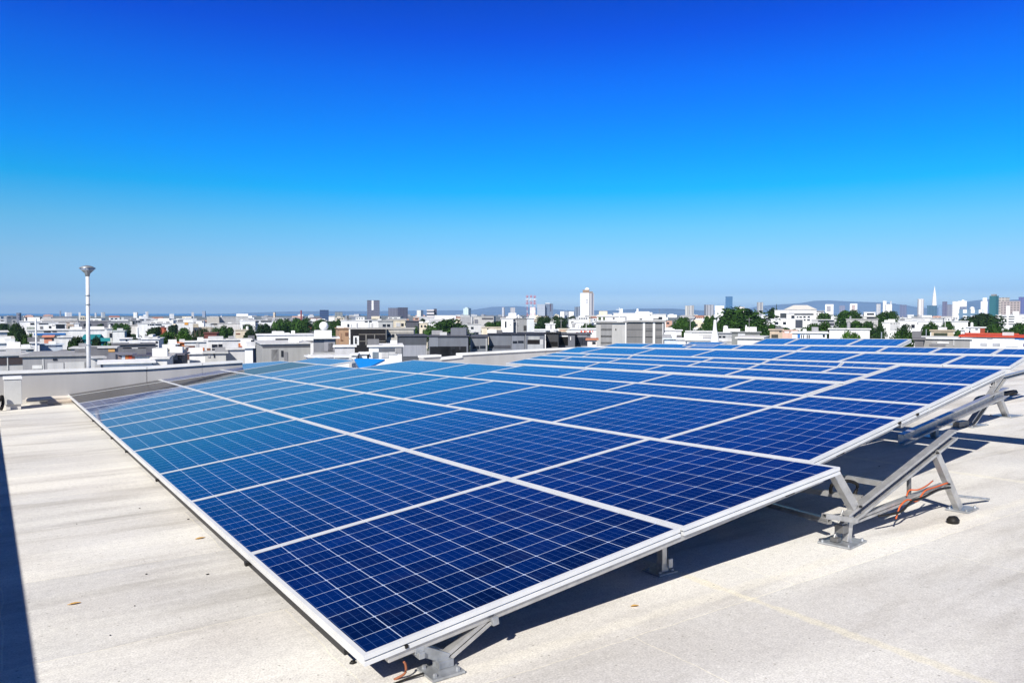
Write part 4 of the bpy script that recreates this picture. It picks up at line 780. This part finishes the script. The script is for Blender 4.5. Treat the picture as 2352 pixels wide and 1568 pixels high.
tower(1, 1814, 1842, 155, OFFW, (.4,.42,.45), 'left of a close pair of slim sea-front towers', 2300)
tower(1, 1844, 1882, 150, (.3,.33,.36), (.2,.22,.26), 'right darker one of a close pair of slim sea-front towers', 2300)
tower(2, 178, 255, 152, OFFW, (.45,.46,.48), 'pale grey tower against the sea right of the lamp post', 1500, sx=6)
tower(2, 1226, 1268, 150, PALE, (.4,.4,.42), 'thin striped tower with a mast against the sea', 2000)
tower(2, 1412, 1472, 132, (.22,.25,.32), (.32,.36,.42), 'dark twin slab against the sea', 2600)
tower(2, 843, 915, 180, WHITE, (.62,.62,.62), 'small white slab against the sea', 1900)
tower(2, 410, 455, 140, OFFW, (.5,.5,.52), 'narrow pale tower with a stepped top against the sea', 2100)
tower(3, 1320, 1478, 260, (.035,.07,.16), (.02,.035,.09), 'dark blue glass slab right above the radome', 1500, yaw=.02, sx=200, fx=1)
tower(3, 2168, 2389, 85, (.13,.13,.17), (.055,.055,.08), 'tall dark tower with one white stripe', 1500, yaw=.0, sx=2.6, sz=3.4, fx=.7, w=((2247,90,2282,262,WHITE,'white_stripe'),), cap=(.2,.2,.22))
tower(3, 478, 522, 300, (.55,.47,.37), (.4,.34,.28), 'narrow tan tower above the big trees', 900)
tower(3, 1590, 1725, 295, (.20,.22,.22), (.12,.13,.13), 'low dark green office right of the blue slab', 1300)
tower(4, 342, 515, 222, (.14,.145,.19), (.09,.095,.13), 'left half of a wide dark block right of the striped dark tower', 1300, yaw=0)
tower(4, 512, 690, 215, (.06,.06,.09), (.035,.035,.055), 'right black half of a wide dark block', 1290, yaw=0)
tower(4, 830, 945, 262, (.60,.60,.56), (.5,.5,.48), 'pale concrete block with a grey side left of the banded office', 1300, yaw=-.5)
tower(4, 1030, 1160, 250, (.62,.58,.57), (.05,.06,.08), 'banded white office with black ribbon windows', 1200, yaw=0, sx=300, fx=1, sz=5)
tower(4, 1155, 1210, 238, (.07,.06,.08), (.04,.04,.05), 'slim black slab stuck to the banded office', 1210, yaw=0)
tower(4, 1660, 1800, 228, (.50,.60,.60), (.40,.50,.52), 'pale teal stepped tower', 1500, yaw=-.45, boxes=((1690,1760,212,(.55,.64,.64)),))
tower(5, 168, 218, 432, (.5,.5,.52), (.2,.21,.25), 'small twin tower left of the red masts', 2300)
tower(5, 325, 412, 435, (.45,.44,.44), (.3,.3,.32), 'small brown grey tower left of the red masts', 2300)
tower(5, 672, 775, 430, OFFW, (.7,.7,.68), 'white block directly right of the red masts', 1700, sx=20)
tower(5, 803, 945, 378, (.36,.40,.46), (.28,.32,.38), 'left pale front of the grey blue office block with white roof', 1500, yaw=.0, cap=WHITE, sx=2.5, sz=3)
tower(5, 940, 1090, 368, (.14,.18,.25), (.09,.12,.18), 'right darker front of the grey blue office block', 1510, yaw=.0, w=((1035,350+18,1052,500,(.09,.06,.08),'seam'),), boxes=((950,1030,355,OFFW),))
tower(5, 1468, 1520, 425, (.16,.19,.24), (.1,.12,.16), 'left slab of the small dark pair beside the tall white tower', 2000)
tower(5, 1522, 1567, 422, (.2,.23,.28), (.12,.14,.19), 'right slab of the small dark pair beside the tall white tower', 2000)
tower(5, 1210, 1298, 505, WHITE, (.74,.74,.72), 'blank white cube block left of the tall white tower', 900, sx=30)
tower(5, 1298, 1365, 500, (.30,.33,.38), (.2,.23,.28), 'grey blue block joined to the blank white cube block', 910)
tower(5, 1362, 1465, 505, OFFW, (.6,.6,.6), 'pale low block left foot of the tall white tower', 900)
tw_ = tower(5, 1574, 1738, 172, (.68,.68,.68), (.62,.62,.62), 'tallest white tower on the skyline with brown crown and small dome', 1300, yaw=0, sx=9, sz=5, w=((1680,295,1712,312,GREY),(1685,335,1710,352,GREY)), cap=(.6,.58,.55), boxes=((1620,1738,118,(.30,.21,.14)),))
p0 = sp(5, 1700, 115); c0 = site(*p0, 1308); rd = 45/7.35*1308/F
MB().lathe([(rd*math.cos(q*math.pi/16), c0.z-rd*.2+rd*math.sin(q*math.pi/16)) for q in range(0, 8)], c0.x, c0.y, 14).build('dome', M_WHITE, None, smooth=True).name = 'dome'
dm_ = bpy.data.objects['dome']; dm_.parent = tw_; dm_.matrix_parent_inverse = tw_.matrix_world.inverted()
tower(5, 1736, 1822, 178, (.40,.40,.42), (.16,.16,.19), 'striped right side of the tallest white tower, its shade put into the colour', 1302, yaw=0, sx=6, fx=.5, sz=200, fz=1, boxes=((1740,1800,150,(.26,.2,.15)),))  # separate block; its darker grey carries the shade of this side
for z_, x0_, x1_, yt_, c_, lb_ in ((6,1250,1325,256,(.48,.47,.44),'left half of the ribbed grey twin tower'),(6,1328,1406,250,(.43,.42,.41),'right half of the ribbed grey twin tower'),(6,1610,1778,240,(.36,.36,.38),'broad ribbed grey tower left of the white slab')):
    tower(z_, x0_, x1_, yt_, c_, tuple(v*.6 for v in c_), lb_, 1700, sx=7, sz=300, fz=1, fx=.45)
tower(6, 1785, 1942, 256, WHITE, (.6,.6,.6), 'white slab left of the blue glass tower', 1600, yaw=0, sx=5)
tower(6, 1976, 2098, 92, (.05,.14,.27), (.03,.095,.20), 'tall plain blue glass tower', 1800, yaw=0, sx=4, sz=4)
tower(6, 2186, 2315, 275, (.74,.68,.64), (.5,.45,.42), 'pinkish white tower right of the blue glass tower', 1500, sx=6)
tower(7, 304, 402, 312, (.38,.38,.37), (.22,.22,.23), 'ribbed grey tower above the big round tree', 1900, sx=8, sz=300, fz=1)
tower(7, 1428, 1552, 345, WHITE, (.74,.74,.73), 'white framed tower right of the civic building', 1500, yaw=0, sx=50, w=((1448,372,1512,460,(.36,.34,.36)),))
tower(7, 1658, 1742, 366, (.20,.21,.29), (.15,.16,.23), 'small plain slate tower between two white framed towers', 1900, yaw=0)
tower(7, 1832, 1942, 335, WHITE, (.76,.76,.74), 'white framed tower with a tan centre', 1500, yaw=0, sx=50, w=((1858,355,1910,440,(.48,.38,.36)),))
tower(7, 2262, 2325, 340, (.48,.48,.48), (.3,.3,.32), 'slim grey tower left of the white H-shaped tower', 1900, sx=6)
tower(8, 84, 135, 282, OFFW, (.5,.5,.52), 'left tall leg of the white H-shaped tower', 1700, yaw=0)
tower(8, 132, 222, 335, OFFW, (.55,.55,.56), 'lower right half of the white H-shaped tower', 1690, yaw=0, boxes=((195,215,290,PALE),))
tower(8, 358, 457, 350, (.13,.15,.24), (.09,.11,.18), 'dark blue slab right of the white H-shaped tower', 1500, yaw=0)
tower(8, 800, 942, 360, (.06,.13,.20), (.04,.09,.15), 'blue glass block at the foot of the spire', 1400, yaw=0)
tower(8, 980, 1045, 355, (.18,.27,.40), (.13,.2,.32), 'pale blue glass block right of the spire', 1800, yaw=0)
tower(8, 1043, 1112, 296, (.13,.13,.20), (.08,.08,.14), 'dark violet slab right of the spire', 1500, yaw=0)
tower(8, 1110, 1192, 345, (.20,.21,.27), (.15,.16,.21), 'lower grey slab stuck to the dark violet slab', 1510, yaw=0)
tower(8, 1208, 1290, 292, (.70,.68,.62), (.55,.53,.48), 'cream left tower of a pale pair', 1600, yaw=0)
tower(8, 1304, 1422, 284, (.74,.73,.70), (.62,.6,.56), 'stepped white right tower of a pale pair', 1600, yaw=0, boxes=((1350,1385,268,WHITE),))
tower(8, 1322, 1420, 378, (.16,.19,.27), (.11,.13,.2), 'small blue grey block in front of the pale pair', 1300, yaw=0)
tower(8, 1325, 1668, 420, (.12,.2,.28), (.70,.72,.72), 'blue grey arcade hall with pale arches', 900, yaw=0, sx=8, fx=.5, sz=7, fz=.6)
tower(8, 1665, 1758, 290, WHITE, (.72,.72,.70), 'white tower with a rounded top left of the teal tower', 1300, yaw=0, boxes=((1690,1750,235,WHITE),))
tower(8, 1784, 1912, 205, (.03,.14,.16), (.02,.10,.12), 'dark teal glass tower', 1300, yaw=-.4, sx=3, boxes=((1805,1890,178,(.30,.28,.26)),))
tower(8, 1930, 2075, 232, (.55,.50,.43), (.25,.22,.2), 'beige tower with rows of dark windows right of the teal tower', 1150, yaw=-.5, sx=5, sz=4)
tower(8, 2010, 2268, 288, (.36,.31,.29), (.13,.11,.11), 'wide brown grey grid-window tower', 1100, yaw=0, sx=4, sz=3.5)
tower(8, 2280, 2420, 222, (.10,.12,.28), (.07,.08,.2), 'dark blue tower cut by the right edge', 1400, yaw=0)
# round tower and spire
def roundt(z, x0, x1, prof, mat, label, d, name, cat='tower'):
    xs, _ = sp(z, (x0+x1)/2, 0); rs = (x1-x0)/2/ZO[z][2]*d/F
    pts = [(rs*f, site(xs, sp(z, 0, y)[1], d).z) for y, f in prof]; b_ = site(xs, HY, d)
    t_ = thing(name, label, cat, Matrix.Translation((b_.x, b_.y, 0)))
    MB().lathe([(pts[0][0], 0)] + pts, 0, 0, 20).build('shaft', mat, t_)
    return t_
roundt(8, 638, 730, ((262, 1), (255, .85)), tower_mat((.70,.67,.64), (.5,.47,.45), 4, 300, .5, 1), 'round ribbed white tower left of the spire', 1600, 'tower')
roundt(8, 868, 940, ((345, 1), (205, .72), (200, .82), (196, .66), (130, .38), (45, .03)), wall_mat(WHITE), 'tall pointed white spire on the right skyline', 1700, 'spire', 'spire')
t_ = roundt(8, 1478, 1552, ((412, 1), (395, .85), (382, .5), (376, .08)), wall_mat(OFFW), 'small pale dome behind the blue grey arcade hall', 905, 'dome_hall', 'dome')
roundt(6, 1710, 1862, ((895, 1), (800, .82), (730, .62), (690, .46), (510, .28)), wall_mat(WHITE), 'tapering white obelisk chimney behind the far panels', 92, 'obelisk', 'obelisk')
# red and white lattice masts
rw = newmat('red_white_bands'); m_, N, L, P = rw
tt = N.new('ShaderNodeTexCoord').outputs['Object']; ss = N.new('ShaderNodeSeparateXYZ'); L.new(tt, ss.inputs[0])
L.new(mixc(N, L, math_(N, L, 'LESS_THAN', math_(N, L, 'FRACT', math_(N, L, 'DIVIDE', ss.outputs[2], 9.0)), .62), (.75, .72, .70), (.50, .05, .05)), P.inputs['Base Color']); MRW = m_
for x_, yt_, lb_ in ((625, 200, 'left'), (695, 195, 'middle'), (760, 205, 'right')):
    d = 1100; xs, ys = sp(5, x_, yt_); top = site(xs, ys, d)
    t_ = thing('lattice_mast', f'{lb_} one of three red and white lattice masts', 'mast', Matrix.Translation((top.x, top.y, 0)), 'red and white lattice masts')
    h = top.z; q = .55; m = MB()
    for sx_, sy_ in ((1,1),(1,-1),(-1,1),(-1,-1)): m.bar((q*sx_, q*sy_, 0), (q*.7*sx_, q*.7*sy_, h*.93), .16, .16)
    nseg = 14
    for i in range(nseg):
        z0, z1 = h*.93*i/nseg, h*.93*(i+1)/nseg
        for s0, s1 in (((-1,-1),(1,-1)), ((1,-1),(1,1)), ((1,1),(-1,1)), ((-1,1),(-1,-1))): m.bar((q*s0[0]*.9, q*s0[1]*.9, z0), (q*s1[0]*.9, q*s1[1]*.9, z1), .13, .13)
    m.build('lattice', MRW, t_)
    m = MB()
    for f_, w_ in ((.66, 2.0), (.78, 2.2), (.89, 1.6)): m.lathe([(w_, h*f_), (w_, h*f_+.4)], 0, 0, 10); [m.box(w_*.8*math.cos(a_)-.2, w_*.8*math.cos(a_)+.2, w_*.8*math.sin(a_)-.2, w_*.8*math.sin(a_)+.2, h*f_+.42, h*f_+3.2) for a_ in (0, 1.57, 3.14, 4.71)]
    m.build('antenna_platform', MRW, t_)
    MB().bar((0, 0, h*.9), (0, 0, h*1.0), .3, .3).build('tip_pole', M_GALV, t_)
def pole(z, x, y0, y1, d, mat, label, r=.1, name='pole', cat='pole'):
    xs, ys = sp(z, x, y0); top = site(xs, ys, d)
    tag(MB().tube([(top.x, top.y, 0), (top.x, top.y, top.z)], [r*1.2, r], 8).build(name, mat), label, cat)
pole(1, 640, 270, 690, 95, M_WHITE, 'slim white pole rising in front of the white villa', .1)
pole(2, 255, 430, 600, 170, M_WHITE, 'short thick white pole before the maroon shop', .25)
pole(3, 985, 265, 400, 1000, plain('mast_red', (.25, .05, .04), .6), 'thin red brown mast above the big trees', .9, 'radio_mast', 'mast')
pole(8, 778, 740, 860, 115, M_GALV, 'thin grey street pole before the beige walled house', .07)
pole(8, 850, 790, 862, 112, M_WHITE, 'thin white street pole before the beige walled house', .07)
pole(7, 2345, 800, 900, 112, M_GALV, 'grey pole among the right hedges', .09)
# ------------------------------------------------------------------ trees
def leaf_mat(name, dk, lt):
    m, N, L, P = newmat(name)
    t = N.new('ShaderNodeTexCoord').outputs['Object']
    oi = N.new('ShaderNodeObjectInfo')
    c = mixc(N, L, mapr(N, L, noise(N, L, t, 4.5, 4), .35, .65, 0, 1), dk, lt)
    c = mixc(N, L, 1.0, c, mapr(N, L, oi.outputs['Random'], 0, 1, .75, 1.25), 'MULTIPLY')
    L.new(c, P.inputs['Base Color']); P.inputs['Roughness'].default_value = .75; P.inputs['Specular IOR Level'].default_value = .2
    return m
ML = [leaf_mat('foliage_green', (.010, .034, .004), (.034, .085, .009)), leaf_mat('foliage_dark', (.006, .020, .004), (.020, .050, .008)), leaf_mat('foliage_bright', (.020, .062, .005), (.055, .125, .011))]
MBARK = plain('bark', (.12, .09, .06), .9)
def crown_mesh(seed, n=2800, kind='round'):
    q = random.Random(seed); v = []; f = []
    lobes = []
    for i in range(9):
        a = q.uniform(0, 6.28); r = q.uniform(.05, .30); zz = q.uniform(.28, .78)
        lobes.append((r*math.cos(a), r*math.sin(a), zz, q.uniform(.15, .25)*(1.15-.5*abs(zz-.5))))
    lobes.append((0, 0, .55, .30)); lobes.append((.03, 0, .74, .21))
    for i in range(n):
        if kind == 'cypress':
            zz = q.random(); rr = .26*(1-zz)**.8+.02; a = q.uniform(0, 6.28); rr *= q.uniform(.6, 1.05); p = Vector((rr*math.cos(a), rr*math.sin(a), .06+zz*.94)); nrm = Vector((math.cos(a), math.sin(a), .4))
        elif kind == 'palm':
            k = i % 22; a = k*2.4; u = q.random(); L_ = .42+.1*((k*7) % 5)/5; up = .9+.35*((k*3) % 4)/4 - .35
            p = Vector((L_*u*math.cos(a), L_*u*math.sin(a), .62+up*.5*u-.75*u*u*.6)); nrm = Vector((q.uniform(-1,1), q.uniform(-1,1), 1))
        else:
            l = lobes[int(q.random()**.8*len(lobes))]; dv = Vector((q.gauss(0,1), q.gauss(0,1), q.gauss(0,1))).normalized()
            if dv.z < -.5 and q.random() < .6: dv.z = -dv.z
            p = Vector(l[:3]) + dv*l[3]*q.uniform(.72, 1.06); nrm = dv + Vector((q.gauss(0,.45), q.gauss(0,.45), q.gauss(0,.45)))
        nrm.normalize(); x = nrm.cross(Vector((q.gauss(0,1), q.gauss(0,1), q.gauss(0,1)))).normalized(); y = nrm.cross(x)
        s = q.uniform(.026, .056) if kind != 'palm' else q.uniform(.012, .03)
        b = len(v); v += [p-x*s*.6, p+y*s*.5, p+x*s*.9, p-y*s*.55]; f.append((b, b+1, b+2, b+3))
    me = bpy.data.meshes.new('crown'); me.from_pydata([tuple(a) for a in v], [], f); return me
CR = [crown_mesh(s) for s in (1, 2, 3, 4, 5)]; CRC = crown_mesh(9, 1500, 'cypress'); CRP = crown_mesh(12, 700, 'palm')
def trunk_mesh(h, r):
    m = MB().tube([(0,0,0), (.01,.0,h*.5), (.0,.01,h)], [r, r*.8, r*.5], 7)
    for a in (0, 2.1, 4.2): m.tube([(0,0,h*.72), (.12*math.cos(a), .12*math.sin(a), h*1.15), (.2*math.cos(a), .2*math.sin(a), h*1.5)], [r*.5, r*.35, r*.15], 5)
    me = bpy.data.meshes.new('trunk'); me.from_pydata(m.v, [], m.f); me.materials.append(MBARK); return me
TRK = trunk_mesh(.36, .03); TRP = trunk_mesh(.64, .018)
trnd = random.Random(5)
def tree(z, xc, wpx, yt, yb, label, mat=0, d=None, kind='round', name='tree'):
    xs, ys = sp(z, xc, yt); wsrc = wpx/ZO[z][2]
    if d is None: d = min(900, 4.6*F/max(ys-HY, 5))
    top = site(xs, ys, d); p = d/F; W = wsrc*p; H = top.z
    hb = max(0, ZC-(sp(z, 0, yb)[1]-HY)*p)                  # crown bottom
    t_ = thing(name, label, 'tree', Matrix.Translation((top.x, top.y, 0)))
    me = {'round': CR[trnd.randrange(5)], 'cypress': CRC, 'palm': CRP}[kind]
    me = me.copy() if not me.materials else me
    c = bpy.data.objects.new('crown', me)
    if not me.materials: me.materials.append(ML[mat])
    COL.objects.link(c); c.parent = t_; c.material_slots[0].link = 'OBJECT'; c.material_slots[0].material = ML[mat]
    c.rotation_euler = (0, 0, trnd.uniform(0, 6.28))
    hb = min(hb, H*.5) if kind == 'round' else 0
    c.scale = (W*1.02, W*1.02, (H-hb)*1.0) if kind == 'round' else (W*1.5, W*1.5, H); c.location = (0, 0, hb*.55 if kind == 'round' else 0)
    if kind == 'round': c.scale.z = (H-c.location.z)/.96
    k = bpy.data.objects.new('trunk', TRP if kind == 'palm' else TRK); COL.objects.link(k); k.parent = t_; k.scale = (H*.9, H*.9, H*1.0)
    return t_
W3 = ['leftmost', 'second from the left', 'third from the left', 'fourth from the left', 'fifth from the left']
def clump(z, x0, x1, yt, yb, n, words, mat=0, d=None, jit=25):
    for i in range(n):
        w_ = (x1-x0)/n*1.75; xc = x0+(x1-x0)*(i+.5)/n
        yy = yt + (trnd.uniform(0, jit) if i not in (n//2,) else 0)
        dd = None if d is None else d*trnd.uniform(.97, 1.04)
        lb = words if n == 1 else f'{W3[i] if i < n-1 or n > 3 else "rightmost"} of {words}'
        tree(z, min(max(xc, x0+w_*.42), x1-w_*.42), w_, yy, yb, lb, mat, dd)
clump(1, 150, 430, 345, 610, 2, 'the dark trees left of the white villa', 1, 190)
clump(1, 10, 180, 350, 470, 1, 'low dark tree at the far left edge', 1, 330)
clump(1, 390, 640, 515, 780, 2, 'the trees in front of the white villa', 0, 125)
clump(1, 130, 420, 635, 760, 2, 'the low green trees at the left foot of the villa trees', 0, 112)
clump(1, 1190, 1560, 575, 790, 2, 'the round dark trees left of the lamp post', 1, 118)
clump(1, 1590, 1860, 600, 790, 2, 'the round dark trees right of the lamp post', 1, 116)
clump(1, 1800, 2050, 685, 775, 2, 'the low bright hedge trees right of the lamp post', 2, 108)
clump(1, 2000, 2352, 350, 470, 3, 'the trees behind the pale shed', 0, 290)
clump(2, 0, 180, 430, 600, 1, 'dark tree left of the short thick white pole', 1, 200)
clump(2, 160, 290, 590, 720, 1, 'dark bush between the white cube and the corner block', 1, 125)
clump(2, 630, 1250, 500, 740, 4, 'the bright green trees behind the cream arcade', 2, 165)
clump(2, 390, 720, 415, 620, 2, 'the dull trees left of the brick red block', 1, 225)
clump(2, 790, 1010, 375, 520, 2, 'the dark trees right of the brick red block', 1, 300)
clump(2, 980, 1200, 430, 540, 2, 'the green trees below the orange sign', 0, 260)
for i_, (x_, yt_) in enumerate(((1210, 400), (1290, 385), (1370, 375), (1460, 385), (1530, 400))):
    tree(2, x_, 120, yt_, 600, f'{W3[i_]} of the grey green palm trees', 1, 205, 'palm', 'palm_tree')
clump(2, 1250, 1560, 450, 600, 2, 'the dark trees under the palms', 1, 215)
clump(2, 1560, 2010, 400, 620, 3, 'the green trees right of the palms', 0, 235)
clump(2, 2200, 2400, 475, 640, 1, 'round dark tree right of the cream house', 1, 235)
clump(3, 0, 180, 610, 760, 1, 'dark tree left of the white roof terrace', 1, 190)
clump(3, 160, 480, 505, 740, 2, 'the trees left of the big tree mass behind the dome', 1, 250)
clump(3, 470, 1190, 405, 735, 4, 'the big trees behind the white roof terrace', 0, 300, 18)
clump(3, 1160, 1520, 430, 720, 2, 'the trees behind the radome', 0, 320)
clump(3, 1480, 1740, 430, 780, 2, 'the trees between the radome and the brick end', 0, 310)
clump(4, 1040, 1265, 530, 665, 1, 'smaller of two round trees behind the charcoal building', 0, 250)
clump(4, 1255, 1720, 435, 645, 1, 'larger of two round trees behind the charcoal building', 0, 270)
clump(4, 930, 1060, 415, 510, 1, 'dark tree behind the cream house', 1, 430)
clump(4, 1990, 2560, 458, 585, 2, 'the broad round trees behind the cream hall', 0, 280)
clump(4, 800, 900, 550, 650, 1, 'green bush right of the grey brown concrete block', 0, 220)
clump(5, 750, 1370, 580, 830, 4, 'the dark trees behind the blank white cube', 1, 300)
clump(5, 1390, 1520, 585, 640, 1, 'small dark tree left of the tallest tower foot', 1, 480)
clump(5, 1575, 1870, 715, 810, 2, 'the low trees left of the panelled block', 0, 240)
clump(6, 1010, 1440, 455, 800, 2, 'the trees left of the white pillar', 0, 215)
clump(6, 900, 1300, 600, 790, 2, 'the lower trees behind the white low house', 0, 170)
clump(6, 1540, 1830, 440, 730, 2, 'the trees behind the obelisk', 0, 205)
clump(6, 1830, 1950, 560, 720, 1, 'bush right of the obelisk', 0, 190)
clump(6, 2030, 2270, 385, 510, 1, 'dark tree left of the great round tree', 1, 300)
clump(7, -110, 560, 412, 800, 1, 'great round tree left of the civic building', 0, 245)
clump(7, -130, 240, 520, 800, 1, 'left shoulder tree of the great round tree', 0, 232)
clump(7, 200, 560, 600, 800, 1, 'right shoulder tree of the great round tree', 0, 225)
tree(7, 622, 60, 348, 500, 'pointed dark cypress left of the civic building', 1, 420, 'cypress', 'cypress_tree')
clump(7, 545, 665, 400, 500, 1, 'small dark tree at the foot of the cypress', 1, 425)
clump(7, 290, 515, 740, 870, 1, 'bush at the right foot of the great round tree', 0, 150)
clump(7, 1080, 1585, 645, 900, 2, 'the dark trees below the civic building', 0, 150)
clump(7, 1365, 1620, 495, 600, 1, 'tree right of the civic building', 0, 350)
clump(7, 1565, 2030, 438, 740, 2, 'the tall trees right of the banded house', 0, 290)
clump(7, 1590, 2260, 615, 745, 3, 'the low trees under the long grey roof hall', 0, 215)
clump(7, 1650, 2010, 800, 900, 2, 'the hedge trees in front of the long white wall house', 2, 118)
clump(8, -60, 350, 448, 660, 2, 'the trees left of the row of four windows', 0, 280)
clump(8, -90, 140, 670, 880, 2, 'the dark trees behind the top panel row', 1, 135)
clump(8, 185, 570, 768, 885, 2, 'the clipped round hedge trees on the right', 0, 118)
clump(8, 370, 550, 675, 755, 1, 'small bush before the blank white block', 1, 190)
clump(8, 690, 1015, 638, 800, 2, 'the trees above the beige walled house', 0, 180)
clump(8, 1000, 1245, 608, 720, 2, 'the trees right above the beige walled house', 0, 205)
clump(8, 590, 800, 780, 870, 2, 'the dim bushes left of the street poles', 1, 128)
clump(8, 1190, 1440, 730, 870, 2, 'the hedge trees around the slim pillar house', 0, 138)
clump(8, 1390, 1970, 485, 740, 2, 'the big dark trees left of the office with ribbon windows', 1, 290)
clump(8, 1820, 2000, 668, 790, 1, 'round lighter tree below the big dark trees', 0, 170)
clump(8, 1960, 2250, 710, 800, 2, 'the hedge trees below the office with ribbon windows', 0, 180)
clump(8, 2190, 2420, 630, 790, 1, 'round tree at the right edge', 0, 200)
tr2 = random.Random(77)
for i in range(95):                                       # trees scattered through the streets
    xs = -30+2560*(i+tr2.random())/95; d = tr2.choice((170, 230, 300, 380, 480, 620))*tr2.uniform(.85, 1.15)
    h = tr2.uniform(5.5, 9.5) if d > 220 else tr2.uniform(4.5, 7); ys = HY+(ZC-h)*F/d; z_ = 1 if xs < 320 else 3
    o_ = ZO[z_]; xz, yz = (xs-o_[0])*o_[2], (ys-o_[1])*o_[2]
    wz = tr2.uniform(6, 12)/d*F*o_[2]; yb = (HY+(ZC-h*.2)*F/d-o_[1])*o_[2]
    tree(z_, xz, wz, yz, yb, 'small dark green street tree among the crowded far houses', tr2.choice((0, 0, 1)), d)['group'] = 'street trees among the far houses'
# ------------------------------------------------------------------ the crowd of small houses between
fr = random.Random(21)
FM = [('white', WHITE, 'small white block crowded among the far houses below the skyline'), ('white', OFFW, 'small off-white block crowded among the far houses below the skyline'), ('grey', PALE, 'small pale grey block crowded among the far houses below the skyline'), ('grey', GREY, 'small mid grey block crowded among the far houses below the skyline'), ('cream', CREAM, 'small cream block crowded among the far houses below the skyline'), ('terracotta', (.55,.33,.24), 'small terracotta block crowded among the far houses below the skyline'), ('slate', (.2,.22,.26), 'small slate block crowded among the far houses below the skyline')]
def filler(d, x_src, wid, h):
    b_ = site(x_src, HY, d); k = fr.choice((0,0,0,1,1,1,2,2,2,3,3,4,4,5,6))
    t_ = thing('far_house', FM[k][2], 'building', Matrix.Translation((b_.x, b_.y, 0)) @ Matrix.Rotation(-math.atan2(b_.x, b_.y)+fr.uniform(-.4, .4), 4, 'Z'), 'crowded far houses')
    dep = wid*fr.uniform(.5, .9)
    m = MB().box(-wid/2, wid/2, 0, dep, 0, h)
    if d < 1500 and fr.random() < .3:
        rh = fr.uniform(1, 2); MB().add([(-wid/2-.4, -.4, h+.01), (wid/2+.4, -.4, h+.01), (wid/2+.4, dep+.4, h+.01), (-wid/2-.4, dep+.4, h+.01), (-wid/2-.4, dep/2, h+rh), (wid/2+.4, dep/2, h+rh)], [(3,2,1,0), (0,1,5,4), (2,3,4,5), (1,2,5), (3,0,4)]).build('roof', wall_mat(fr.choice(((.33,.33,.33), (.36,.16,.10), (.18,.18,.2), (.5,.49,.47)))), t_)
    elif fr.random() < .5: m.box(-wid*.3, wid*fr.uniform(0, .3), dep*.2, dep*.8, h, h+fr.uniform(1, 2.5))
    m.build('wall', wall_mat(FM[k][1]), t_)
    if d < 1300:
        z = h-1.2; nw = fr.randint(2, 4)
        for i in range(nw):
            x0 = -wid*.42+wid*.84*i/nw; MB().box(x0, x0+wid*.84/nw*.6, -.25, .05, z-1.5, z).build('window', M_WIN, t_)
n_f = 0
for d0, cnt, hmin, hmax in ((420, 24, 4, 7), (600, 30, 5, 9), (820, 40, 6, 10), (1100, 48, 6, 11.5), (1500, 52, 7, 13), (2100, 50, 7, 15), (2900, 46, 7, 18)):
    for i in range(cnt):
        xs = -40 + 2580*(i+fr.random())/cnt; d = d0*fr.uniform(.85, 1.2)
        if xs < 640 and d > 1250 and fr.random() < .72: continue
        if xs < 640: hmax = min(hmax, 9.5); hmin = min(hmin, 5)
        filler(d, xs, fr.uniform(9, 20)*(1 if d < 1500 else 1.5), fr.uniform(hmin, hmax))

# ------------------------------------------------------------------ the air
hz = bpy.data.materials.new('pale_air'); hz.use_nodes = True
N, L = hz.node_tree.nodes, hz.node_tree.links; N.clear()
vo = N.new('ShaderNodeVolumePrincipled'); vo.inputs['Color'].default_value = (.40, .66, 1, 1); vo.inputs['Density'].default_value = 8.5e-5; vo.inputs['Anisotropy'].default_value = 0
oo = N.new('ShaderNodeOutputMaterial'); L.new(vo.outputs[0], oo.inputs['Volume'])
o = MB().box(-16500, 16500, -3500, 16500, -1.0, 150).build('haze', hz); o['kind'] = 'stuff'
